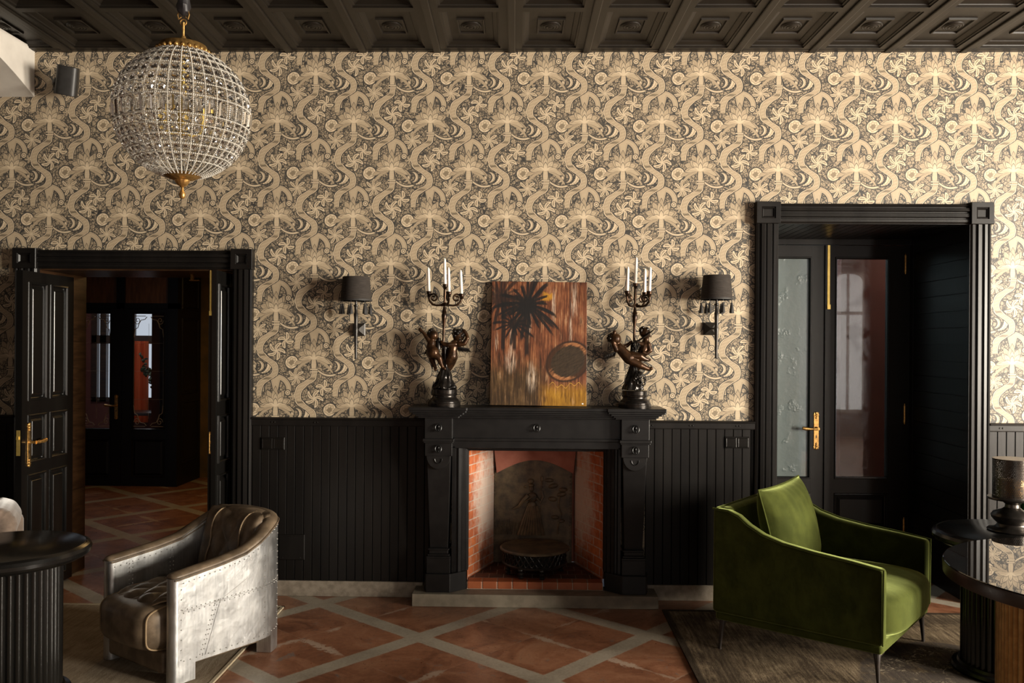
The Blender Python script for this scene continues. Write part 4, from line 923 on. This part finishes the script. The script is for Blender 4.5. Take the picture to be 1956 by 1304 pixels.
for la_ in bands:
    mb = MB(); nb_ = max(60, int(2*pi*CR*cos(la_)/.0088))
    for j in range(nb_): c = sph(la_, 2*pi*j/nb_); mb.add([c + v*.0040 for v in IV], IF)
    mb.tube([sph(la_, 2*pi*j/72, CR-.001) for j in range(72)], .0014, 4, closed=True)
    mb.build('bead_band', bead_m, ch)
cam_dir = (Vector((0, -5.83, 1.705)) - CH).normalized(); oct_ = []
pl_ = None
for k in range(NM):                                     # tall prisms in the central band
    lon = 2*pi*(k+.5)/NM; c = sph(R(-4.75), lon, CR-.003)
    if pl_ is None:
        q = MB(); W, H = .017, .036
        q.add([(0, -W, -H), (0, W, -H), (0, W, H), (0, -W, H), (.009, -W*.5, -H*.8), (.009, W*.5, -H*.8), (.009, W*.5, H*.8), (.009, -W*.5, H*.8), (-.004, 0, -H*.8), (-.004, 0, H*.8)],
              [(4, 5, 6, 7), (0, 1, 5, 4), (1, 2, 6, 5), (2, 3, 7, 6), (3, 0, 4, 7), (0, 3, 9, 8), (1, 8, 9, 2), (0, 8, 1), (2, 9, 3)])
        o = pl_ = q.build('crystal_prism', crystal, ch, smooth=False)
    else: o = pl_.copy(); COL.objects.link(o); o.parent = ch
    o.location = c; o.rotation_euler = (0, R(4.75), lon)
cellsC = []
bl = bands
for i in range(len(bl)-1):
    if i == 6: continue
    la_ = (bl[i]+bl[i+1])/2
    for k in range(NM):
        lon = 2*pi*(k+.5)/NM; c = sph(la_, lon, CR-.002); cellsC.append((-(c.normalized().dot(cam_dir)), la_, lon, c, min(.0185, CR*cos(la_)*pi/NM*.80)))
cellsC.sort(key=lambda q: q[0])
def octa(r_): return MB().lathe([(0, -.005), (r_*.6, -.004), (r_, 0), (r_*.72, .006), (r_*.45, .0085), (0, .0085)], 8)
restc = MB(); base_o = None
for i, (_, la_, lon, c, r_) in enumerate(cellsC):
    rot = Matrix.Rotation(lon, 4, 'Z') @ Matrix.Rotation(pi/2 - la_, 4, 'Y')
    if i < 100:
        if base_o is None: o = base_o = octa(1.).build('crystal_button', crystal, ch, smooth=False); bmsh = MB().lathe([(0, -.26), (.6, -.2), (1, 0), (.72, .34), (.45, .48), (0, .48)], 8); o.data = bmsh.build('tmp', crystal, None, smooth=False).data; bpy.data.objects.remove(bpy.data.objects['tmp'])
        else: o = base_o.copy(); COL.objects.link(o); o.parent = ch
        o.matrix_local = Matrix.Translation(c) @ rot @ Matrix.Diagonal((r_, r_, r_*1.0, 1))
    else:
        s0 = len(restc.v); restc.lathe([(0, -.26*r_), (r_*.6, -.2*r_), (r_, 0), (r_*.72, .34*r_), (r_*.45, .48*r_), (0, .48*r_)], 8); restc.xf(Matrix.Translation(c) @ rot, s0)
tag(restc.build('crystal_buttons', crystal, ch, smooth=False), kind='stuff')
mb = MB().lathe([(.086, .268), (.110, .272), (.118, .280), (.116, .296), (.108, .304), (.104, .316), (.098, .320), (.07, .324), (.03, .334), (.014, .345), (.010, .36)], 48)
for k in range(26): a = 2*pi*k/26; mb.ell((.117*cos(a), .117*sin(a), .288), (.008, .008, .010), 8, 6)
crown_o = mb.build('gilded_crown', agedbrass, ch)
mb = MB(); mb.tube([(0, 0, .345), (0, 0, .425)], .006, 8); mb.tube([(.014*cos(a), 0, .425+.014*sin(a)) for a in [2*pi*k/16 for k in range(16)]], .003, 6, closed=True)
for s in (-1, 1): mb.tube([(s*.010, 0, .45), (s*.022, 0, .440), (s*.027, 0, .460), (s*.022, 0, .478), (s*.010, 0, .49)], .003, 6)
mb.build('hook_ring', agedbrass, ch)
mb = MB().lathe([(.006, .455), (.024, .47), (.031, .50), (.025, .53), (.033, .56), (.027, .60), (.034, .64), (.026, .68), (.033, .72), (.026, .76), (.032, .80), (.028, .86), (.03, .905)], 20, rf=lambda a, z: 1+.13*sin(3*a+z*60)+.06*sin(7*a-z*30))
mb.build('fabric_sleeve', varied('black silk', (.010, .009, .010), (.018, .016, .018), 30, .5, spec=.4), ch)
mb = MB().lathe([(0, -.395), (.008, -.393), (.013, -.385), (.015, -.372), (.010, -.360), (.006, -.352), (.006, -.342), (.012, -.336), (.022, -.330), (.030, -.318), (.034, -.308), (.050, -.304), (.074, -.292), (.084, -.284), (.080, -.278), (0, -.278)], 36, rf=lambda a, z: 1+(.04*sin(12*a) if z > -.32 else 0))
mb.build('gilded_finial', agedbrass, ch)
mb = MB().tube([(0, 0, .27), (0, 0, -.10)], .010, 10)
for k in range(4):
    a = 2*pi*k/4+.5; ux, uy = cos(a), sin(a)
    mb.tube([(0, 0, -.08), (ux*.04, uy*.04, -.10), (ux*.075, uy*.075, -.085), (ux*.085, uy*.085, -.05)], .006, 8); mb.lathe([(.022, -.05), (.024, -.045), (.014, -.04), (.013, .035), (.0, .035)], 14, (ux*.085, uy*.085, 0))
mb.build('lamp_arms', brass, ch)
for k in range(4):
    a = 2*pi*k/4+.5; MB().lathe([(.009, .035), (.017, .06), (.017, .075), (.008, .10), (0, .118)], 12, (.085*cos(a), .085*sin(a), 0)).build('candle_bulb', crystal, ch)
# ================================================================== RUGS
rg = MB().box(.868, 4.4, -3.4, -.258, .001, .011).build('area_rug', rugm, bevel=.003); tag(rg, 'distressed brown patterned rug under the green armchair', 'rug')
rg = MB().box(-4.6, -1.568, -3.2, -.305, .001, .011).build('area_rug', rugbeige, bevel=.003); tag(rg, 'worn beige rug under the metal armchair', 'rug')
hem = MB().box(-1.578, -1.560, -3.2, -.295, .003, .014).box(-4.6, -1.56, -.312, -.295, .003, .014); hem.build('pale_hem', varied('cream binding', (.38, .31, .2), (.45, .37, .26), 40, .9), rg, smooth=False)
# ================================================================== METAL ARMCHAIR
ac = thing('armchair', 'riveted aluminium armchair with quilted brown leather seat on the beige rug', 'armchair', (-1.992, -1.41, .0), R(-34.8))
HW, WT = .329, .075
def upath(off, nn=36):
    pts = []; hw = HW - off; yb = .742 - off
    for i in range(13): pts.append((hw, .40*i/12))
    for i in range(1, nn): a = pi*i/nn; e = .72; pts.append((hw*math.copysign(abs(cos(a))**e, cos(a)), .40 + (yb-.40)*sin(a)**e))
    for i in range(13): pts.append((-hw, .40*(12-i)/12))
    return pts
def hgt(y):
    K_ = [(0, .535), (.25, .562), (.40, .588), (.50, .632), (.58, .680), (.66, .712), (.75, .722)]
    for (a, p), (b_, q) in zip(K_, K_[1:]):
        if y <= b_: t_ = max(0, (y-a)/(b_-a)); return p + (q-p)*t_
    return .722
O, I = upath(0), upath(WT); L = len(O); mb = MB(); vs = []; fs = []
for (a, b_), (c, d) in zip(O, I):
    h = hgt(b_); vs += [(a, b_, .10), (a, b_, h), (c, d, h), (c, d, .10)]
for i in range(L-1):
    for k in range(4): fs.append((4*i+k, 4*i+(k+1) % 4, 4*i+4+(k+1) % 4, 4*i+4+k))
mb.add(vs, fs)
for s in (-1, 1):
    cx = s*(HW-WT/2); poly = [(cx + WT/2*cos(a), WT/2*.8*sin(a)) for a in [pi + pi*i/12 for i in range(13)]]
    mb.prism(poly, lambda u, q, h: (u, q, h), .10, .535)
shell = mb.build('metal_shell', alu, ac, ang=32)
for s in (-1, 1):
    cx = s*(HW-WT/2); poly = [(cx + WT/2*cos(a), WT/2*.8*sin(a)) for a in [pi + pi*i/12 for i in range(13)]] + [(cx+WT/2, .10), (cx-WT/2, .10)]
    MB().prism(poly, lambda u, q, h: (u, q, h), .014 if True else 0, .10).build('leg', alu, ac, ang=50)
    mb = MB(); i0 = next(i for i, q in enumerate(O) if q[1] > .60 and (q[0]*s > 0)); idx = [i for i, q in enumerate(O) if q[0]*s > .12 and q[1] > .56]
    pl3 = [O[i] for i in idx] + [I[i] for i in idx[::-1]]
    mb.prism(pl3, lambda u, q, h: (u, q, h), .014 if s < 0 else 0.004, .10); mb.build('leg', alu, ac, ang=50)
# leather roll along the top
cap = MB(); vs = []; fs = []; sec = [(-.041, -.004), (-.043, .010), (-.030, .024), (0, .030), (.030, .024), (.043, .010), (.041, -.004)]
Mid = upath(WT/2); ext = [(Mid[0][0], -.030)] + Mid + [(Mid[-1][0], -.030)]
for i, (a, b_) in enumerate(ext):
    p0 = Vector(ext[max(0, i-1)]); p1 = Vector(ext[min(len(ext)-1, i+1)]); tn = (p1-p0).normalized(); nr = Vector((tn.y, -tn.x)); h = hgt(max(0, b_)); sc_ = .72 if i in (0, len(ext)-1) else 1
    bk = min(1, max(0, (b_-.40)/.3))
    for u, q in sec: vs.append((a + nr.x*u*sc_, b_ + nr.y*u*sc_, h + q*sc_*(1+.35*bk)))
m_ = len(sec)
for i in range(len(ext)-1):
    for k in range(m_): fs.append((m_*i+k, m_*i+(k+1) % m_, m_*i+m_+(k+1) % m_, m_*i+m_+k))
fs += [tuple(range(m_)), tuple(m_*(len(ext)-1)+k for k in range(m_))]
cap.add(vs, fs); cap.build('leather_top_roll', leather, ac, sub=1, ang=80)
mb = MB()
for off in (-.004, WT+.004):
    q_o = upath(off); mb.tube([(a, b_, hgt(max(0, b_))-.004) for a, b_ in [(q_o[0][0], -.02)] + q_o + [(q_o[-1][0], -.02)]], .0045, 6)
mb.build('leather_piping', leather, ac)
# seams and rivets
rv = MB(); sm_ = MB()
def rivet(x, y, z, nx, ny): rv.ell((x + nx*.001, y + ny*.001, z), (.0034, .0034, .0034), 6, 4)
def alongO(fz, i0, i1, step, path=None, sgn=1):
    P = path or O; acc = 0; last = None
    for i in range(i0, i1):
        a = Vector(P[i]); b_ = Vector(P[i+1]); l = (b_-a).length; t_ = 0.
        while acc + (l - t_) >= step:
            t_ += step - acc; acc = 0; p = a.lerp(b_, min(1, t_/l)); tn = (b_-a).normalized(); rivet(p.x, p.y, fz(p.y, i + t_/l), tn.y*sgn, -tn.x*sgn)
        acc += l - t_
alongO(lambda y, i: hgt(y)-.028, 0, L-1, .030); alongO(lambda y, i: .122, 0, L-1, .035); alongO(lambda y, i: hgt(y)-.030, 0, L-1, .034, I, -1)
alongO(lambda y, i: .375+.030*y, 0, 24, .026); alongO(lambda y, i: .360+.030*y, 0, 24, .03)
for y0, y1, st_ in ((.14, .23, 1), (.125, .215, 1)):
    for k in range(12): t_ = k/11; rivet(HW, y0 + (y1-y0)*t_, .13+.25*t_, 1, 0)
for yy in (.445,):
    pass
for k in range(16): p = O[15]; rivet(p[0], p[1], .13+.028*k, 1, 0)
for k in range(16): p = O[21]; rivet(p[0], p[1], .13+.034*k, .8, .6)
for s in (-1, 1):
    for k in range(9): rivet(s*(HW-WT), .085, .33+.022*k, -s, 0); rivet(s*(HW-WT), .105, .33+.022*k, -s, 0)
    for k in range(8): rivet(s*(HW-WT), .33, .38+.022*k, -s, 0); rivet(s*(HW-WT), .35, .38+.022*k, -s, 0)
for k in range(8): rivet(HW, .018, .13+.05*k, 1, 0)
sm_.tube([(HW+.0008, .155, .12), (HW+.0008, .245, .385)], .0011, 5)
sm_.tube([(q[0]*1.002, q[1]*1.001+.0005, .368+.030*q[1]) for q in O[0:24]], .0011, 5)
sm_.tube([(O[16][0]*1.002, O[16][1], .11), (O[16][0]*1.002, O[16][1], hgt(O[16][1])-.03)], .0011, 5)
sm_.tube([(HW+.001, .27, .39), (HW+.001, .40, .45), (O[18][0]*1.003, O[18][1], .56)], .0011, 5)
sm_.tube([(q[0]*1.002, q[1]*1.001, .56+.03*(q[1]-.5)) for q in O[17:30]], .0011, 5)
tag(rv.build('rivets', newmat('steel rivets', (.50, .48, .45), .35, 1.), shell), kind='stuff'); sm_.build('sheet_seams', newmat('dark seam', (.16, .15, .14), .5, .8), shell)
# seat
def rbx(mb, c, r_, e, nu=48, nv=24): return mb.ell(c, r_, nu, nv, e, e)
seat = rbx(MB(), (0, .242, .274), (.250, .372, .122), .40).build('seat_cushion', leather, ac, ang=80)
pad = MB(); nx_, ny_ = 60, 80; vs = []; fs = []
for j in range(ny_+1):
    v_ = j/ny_; y = -.085 + .60*v_
    wd = .205 if y > .08 else .205 - .075*((.08-y)/.165)**1.5
    for i in range(nx_+1):
        u_ = i/nx_*2-1; x = u_*wd; e = max(0., 1-abs((y-.242)/.372)**(2/.40)); zt = .274 + .122*e**.20*max(0, 1-abs(x/.250)**(2/.38)*e)**.0
        dia = abs(sin((x*1.0 + y*.62)*25))*abs(sin((x*1.0 - y*.62)*25)); ed = min(1, (1-abs(u_))*8)*min(1, v_*10)
        vs.append((x, y - (.012*(1-min(1, v_*8))), zt - (.05*(1-min(1, (y+.085)/.10))**2) + .004 + .022*dia**.55*ed))
for j in range(ny_):
    for i in range(nx_): k = j*(nx_+1)+i; fs.append((k, k+1, k+nx_+2, k+nx_+1))
pad.add(vs, fs); pad.build('quilted_panel', leather, seat, ang=70)
edge = [vs[j*(nx_+1)] for j in range(ny_, -1, -2)] + [vs[i] for i in range(0, nx_+1, 3)] + [vs[j*(nx_+1)+nx_] for j in range(0, ny_+1, 2)]
MB().tube(edge, .0045, 6).build('seat_piping', piping, seat)
for s in (-1, 1):
    MB().tube([(s*.212, .244 + .343*math.copysign(abs(cos(a))**.38, cos(a)), .272 + .109*math.copysign(abs(sin(a))**.38, sin(a))) for a in [2*pi*k/60 for k in range(60)]], .0045, 6, closed=True).build('side_piping', piping, seat)
MB().box(-.250, .250, -.035, .60, .055, .165).build('seat_rail', leather, ac, bevel=.015)
Mb = Matrix.Rotation(R(-13), 3, 'X')
bk = MB(); vs = []; fs = []
for j in range(41):
    v_ = j/40*2-1
    for i in range(49):
        u_ = i/48*2-1; th = (max(0, 1-u_**4)*max(0, 1-v_**4))**.5*.085; dia = abs(sin((u_*.235*.9+v_*.2*.62)*25))*abs(sin((u_*.235*.9-v_*.2*.62)*25)) if abs(u_) < .55 else 0
        p = Mb @ Vector((u_*.235, -th-.013*dia**.6*min(1, (1-abs(v_))*6), v_*.205)); vs.append((p.x, p.y + .60 - .10*u_*u_*.6, p.z+.552))
for j in range(40):
    for i in range(48): k = j*49+i; fs.append((k, k+1, k+50, k+49))
bk.add(vs, fs); b0 = len(bk.v); bk.add([(x, y+.0 if abs(y) > 9 else min(.665, y+.05), z) for x, y, z in vs], fs)
bko = bk.build('back_cushion', leather, ac, ang=80)
for ii in (11, 37):
    MB().tube([Vector(vs[j*49+ii]) + Vector((0, -.004, 0)) for j in range(0, 41, 2)], .0045, 6).build('back_piping', piping, bko)
hd = MB(); hd.ell((0, .640, .705), (.235, .075, .058), 32, 14, .9, .6); hd.build('head_roll', leather, ac)
# ================================================================== GREEN ARMCHAIR
gc = thing('armchair', 'green velvet armchair on slim dark legs, on the brown rug by the right doorway', 'armchair', (1.685, -.885, .011), R(52.2))
side = [(-.455, .205), (-.455, .590), (-.30, .608), (-.10, .626), (.06, .648), (.17, .678), (.25, .718), (.31, .762), (.37, .782), (.462, .785), (.464, .205)]
for s in (-1, 1):
    a = MB(); t0, t1 = (.395, .46)
    a.prism(side, lambda u, q, h: (s*h, u, q), t0, t1); ao = a.build('arm', velvet, gc, bevel=.022, seg=4, ang=75)
    w_ = MB().tube([(s*.459, u, q) for u, q in [(-.452, .215)] + side[1:-1]], .0055, 6); w_.build('arm_welt', velvet, ao)
bkm = MB(); prof = [(.35, .25), (.37, .60), (.385, .77), (.40, .785), (.45, .785), (.452, .205), (.36, .205)]
bkm.prism(prof, lambda u, q, h: (h, u, q), -.40, .40); bko = bkm.build('backrest', velvet, gc, bevel=.02, seg=4, ang=75)
MB().tube([(-.45, .442, .787), (0, .448, .787), (.45, .442, .787)], .0055, 6).build('back_welt', velvet, bko)
sc_ = rbx(MB(), (0, -.10, .325), (.404, .410, .124), .42, 60, 30).build('seat_cushion', velvet, gc, ang=80)
MB().tube([(x, -.484+.05*(abs(x)/.36)**6, .405-.02*(abs(x)/.37)**4) for x in [-.35+.70*i/20 for i in range(21)]], .004, 6).build('seat_seam', velvet, sc_)
MB().box(-.452, .452, -.448, .448, .163, .214).build('base_rail', velvet, gc, bevel=.018, seg=3, ang=75)
legm = varied('dark metal leg', (.022, .016, .013), (.032, .024, .019), 20, .4, .3)
for sx in (-1, 1):
    for sy in (-1, 1):
        x, y = sx*.425, sy*.415
        MB().tube([(x-sx*.03, y-sy*.0, .172), (x-sx*.004, y, .150), (x+sx*.004, y+sy*.004, .10), (x+sx*.008, y+sy*.01, .012), (x+sx*.008, y+sy*.01, 0)], [.030, .018, .012, .0085, .010], 12).build('leg', legm, gc)
def pillow(W, H, T, nn=36, sd=0):
    vs, fs = [], []
    for sgn in (-1, 1):
        b0 = len(vs)
        for j in range(nn+1):
            for i in range(nn+1):
                u_, v_ = i/nn*2-1, j/nn*2-1; th = (max(0, 1-abs(u_)**3.2)*max(0, 1-abs(v_)**3.2))**.55*T
                th += .006*sin(u_*17+v_*6+sd)*(1-abs(v_))*max(0, abs(u_)-.2) + .008*max(0, v_-.2)*sin(u_*26+v_*3)*(1-v_)
                vs.append((u_*W*(1-.05*(1-v_*v_)), sgn*th, v_*H*(1-.05*(1-u_*u_))))
        for j in range(nn):
            for i in range(nn): k = b0+j*(nn+1)+i; fs.append((k, k+1, k+nn+2, k+nn+1))
    ed = [(-1+2*i/nn, -1) for i in range(nn)] + [(1, -1+2*i/nn) for i in range(nn)] + [(1-2*i/nn, 1) for i in range(nn)] + [(-1, 1-2*i/nn) for i in range(nn)]
    return vs, fs, [(u_*W*(1-.05*(1-v_*v_)), 0, v_*H*(1-.05*(1-u_*u_))) for u_, v_ in ed]
cu = thing('cushion', 'plump green velvet cushion leaning in the green armchair', 'cushion')
vs, fs, ed = pillow(.262, .248, .105, sd=1.)
MB().add(vs, fs).build('cushion_cover', velvet, cu, ang=120, weld=True); MB().tube(ed, .006, 6, closed=True).build('welt', velvet, cu)
cu.matrix_world = Matrix.Translation((1.685, -.885, .011)) @ Matrix.Rotation(R(52.2), 4, 'Z') @ Matrix.Translation((-.085, .165, .668)) @ Matrix.Rotation(R(-4), 4, 'Z') @ Matrix.Rotation(R(-14), 4, 'X') @ Matrix.Rotation(R(-3), 4, 'Y')
# ================================================================== TABLES
def fluted(mb, r_, z0, z1, c, nn, dep, sub=6): return mb.lathe([(r_, z0), (r_, z1)], nn*sub, c, rf=lambda a, z: 1 - dep*(1-abs(sin(nn*a/2)))**1.0)
tb = thing('side_table', 'round black table with fluted column left of the metal armchair', 'table', (-2.466, -1.80, .011))
TOP = [(0, .729), (.340, .729), (.348, .725), (.352, .726), (.366, .719), (.374, .704), (.372, .688), (.361, .676), (.340, .670), (.330, .660), (.295, .654), (0, .654)]
def black_table(tb, col, off):
    MB().lathe(TOP, 80).build('table_top', blackgloss, tb, ang=30)
    fluted(MB(), col, .03, .656, (off[0], off[1], 0), 44, .06).build('fluted_column', blackgloss, tb, ang=60)
    MB().lathe([(0, 0), (col+.040, 0), (col+.045, .012), (col+.038, .026), (col+.016, .032), (col+.01, .045), (0, .045)], 64, (off[0], off[1], 0)).build('foot', blackgloss, tb)
black_table(tb, .248, (0, 0))
tb = thing('side_table', 'round black table carrying the pierced lantern, behind the large table', 'table', (2.533, -1.251, .011))
black_table(tb, .232, (0, 0))
mirror = varied('mirror polished dark top', (.010, .008, .007), (.014, .011, .009), 4, .012, spec=.9)
edgew = varied('dark walnut edge', (.020, .012, .009), (.034, .019, .012), 6, .28, stretch=(1, 1, 6))
tb = thing('round_table', 'large polished round table reflecting the wallpaper, at the right edge', 'table', (2.136, -2.705, .011))
MB().lathe([(0, .890), (.581, .890), (.584, .888), (0, .8865)], 96).build('polished_top', mirror, tb, ang=30)
MB().lathe([(0, .8865), (.585, .8865), (.587, .878), (.585, .842), (.575, .838), (0, .838)], 96).build('table_edge', edgew, tb, ang=30)
ribm = varied('bronze gilded ribs', (.30, .185, .07), (.42, .27, .10), 30, .38, .6)
fluted(MB(), .405, .0, .839, (0, 0, 0), 84, .05).build('ribbed_drum', ribm, tb, ang=60)
# pierced lantern on its pedestal
ln = thing('lantern', 'pierced metal cylinder lantern on a turned pedestal', 'lantern', (2.562, -1.215, .740))
ln.scale = (.86, .86, .875)
pew = varied('dark pewter', (.055, .048, .042), (.10, .088, .078), 12, .30, .85, rr=.1)
MB().lathe([(0, 0), (.135, 0), (.140, .006), (.132, .014), (.10, .020), (.085, .034), (.082, .044), (.098, .058), (.115, .078), (.118, .092), (.105, .112), (.06, .128), (.042, .142), (.040, .160), (.055, .176), (.075, .184), (.138, .190), (.142, .197), (.138, .203), (0, .203)], 56).build('pedestal', pew, ln)
mb = MB(); nA, nZ = 64, 22; r_ = .110
for j in range(nZ):
    for i in range(nA):
        a0 = 2*pi*(i + (.5 if j % 2 else 0))/nA; da = 2*pi/nA; z0 = .212+.0098*j; zc = z0+.0049
        P = lambda a, z: (r_*cos(a), r_*sin(a), z)
        o4 = [P(a0, z0), P(a0+da, z0), P(a0+da, z0+.0098), P(a0, z0+.0098)]
        if (i*7+j*3) % 11 == 0: mb.add(o4, [(0, 1, 2, 3)]); continue
        i4 = [P(a0+da*.5, z0+.0018), P(a0+da*.82, zc), P(a0+da*.5, z0+.008), P(a0+da*.18, zc)]
        mb.add(o4+i4, [(0, 1, 5, 4), (1, 2, 6, 5), (2, 3, 7, 6), (3, 0, 4, 7)])
mb.lathe([(.109, .203), (.111, .203), (.111, .213), (.109, .213)], 64).lathe([(.109, .427), (.1115, .427), (.1115, .436), (.109, .436)], 64)
mb.build('pierced_cylinder', pew, ln, smooth=False)
MB().lathe([(0, .206), (.07, .206), (.075, .22), (.075, .30), (.07, .31), (.0, .31)], 32).build('amber_glass', varied('amber glass', (.50, .28, .07), (.62, .38, .12), 30, .12, .5, bump=.5, bscale=60), ln)
bt = thing('bottle', 'green glass bottle beside the lantern at the right edge', 'bottle', (2.705, -1.075, .740))
MB().lathe([(0, 0), (.036, 0), (.038, .006), (.038, .16), (.034, .18), (.016, .215), (.0145, .27), (0, .27)], 28).build('glass_body', greenglass, bt)
MB().lathe([(.0155, .255), (.0165, .258), (.0165, .275), (0, .277)], 20).build('cap', brass, bt)
# taupe sofa whose round bolster shows behind the left table
sf = thing('sofa', 'taupe velvet sofa with a round gathered bolster behind the left table', 'sofa', (-3.44, -.94, .012))
MB().box(-.62, .44, -.30, .30, .10, .40).build('seat_base', taupe, sf, bevel=.03)
MB().box(-.62, .40, .16, .30, .40, .66).build('backrest', taupe, sf, bevel=.04)
for sx in (-.55, .38):
    for sy in (-.24, .24): MB().lathe([(.016, 0), (.024, .10)], 10, (sx, sy, 0)).build('leg', darkwood, sf)
bo = MB(); bo.lathe([(0, -.30), (.06, -.30), (.098, -.285), (.108, -.26), (.108, .24), (.102, .268), (.085, .285), (.05, .287), (.022, .276), (.010, .268), (0, .268)], 72, (.42, -.02, .665), (.42, -.78, 0.05), rf=lambda a, z: 1+(.055*sin(16*a)+.02*sin(37*a) if z > .25 else .010*sin(9*a)))
bo.ell((.42+.42/.887*.272, -.02-.78/.887*.272, .68), (.013, .013, .013), 10, 8)
bo.build('bolster', taupe, sf, ang=80)
MB().box(.26, .42, -.30, .16, .40, .56).build('armrest', taupe, sf, bevel=.04)
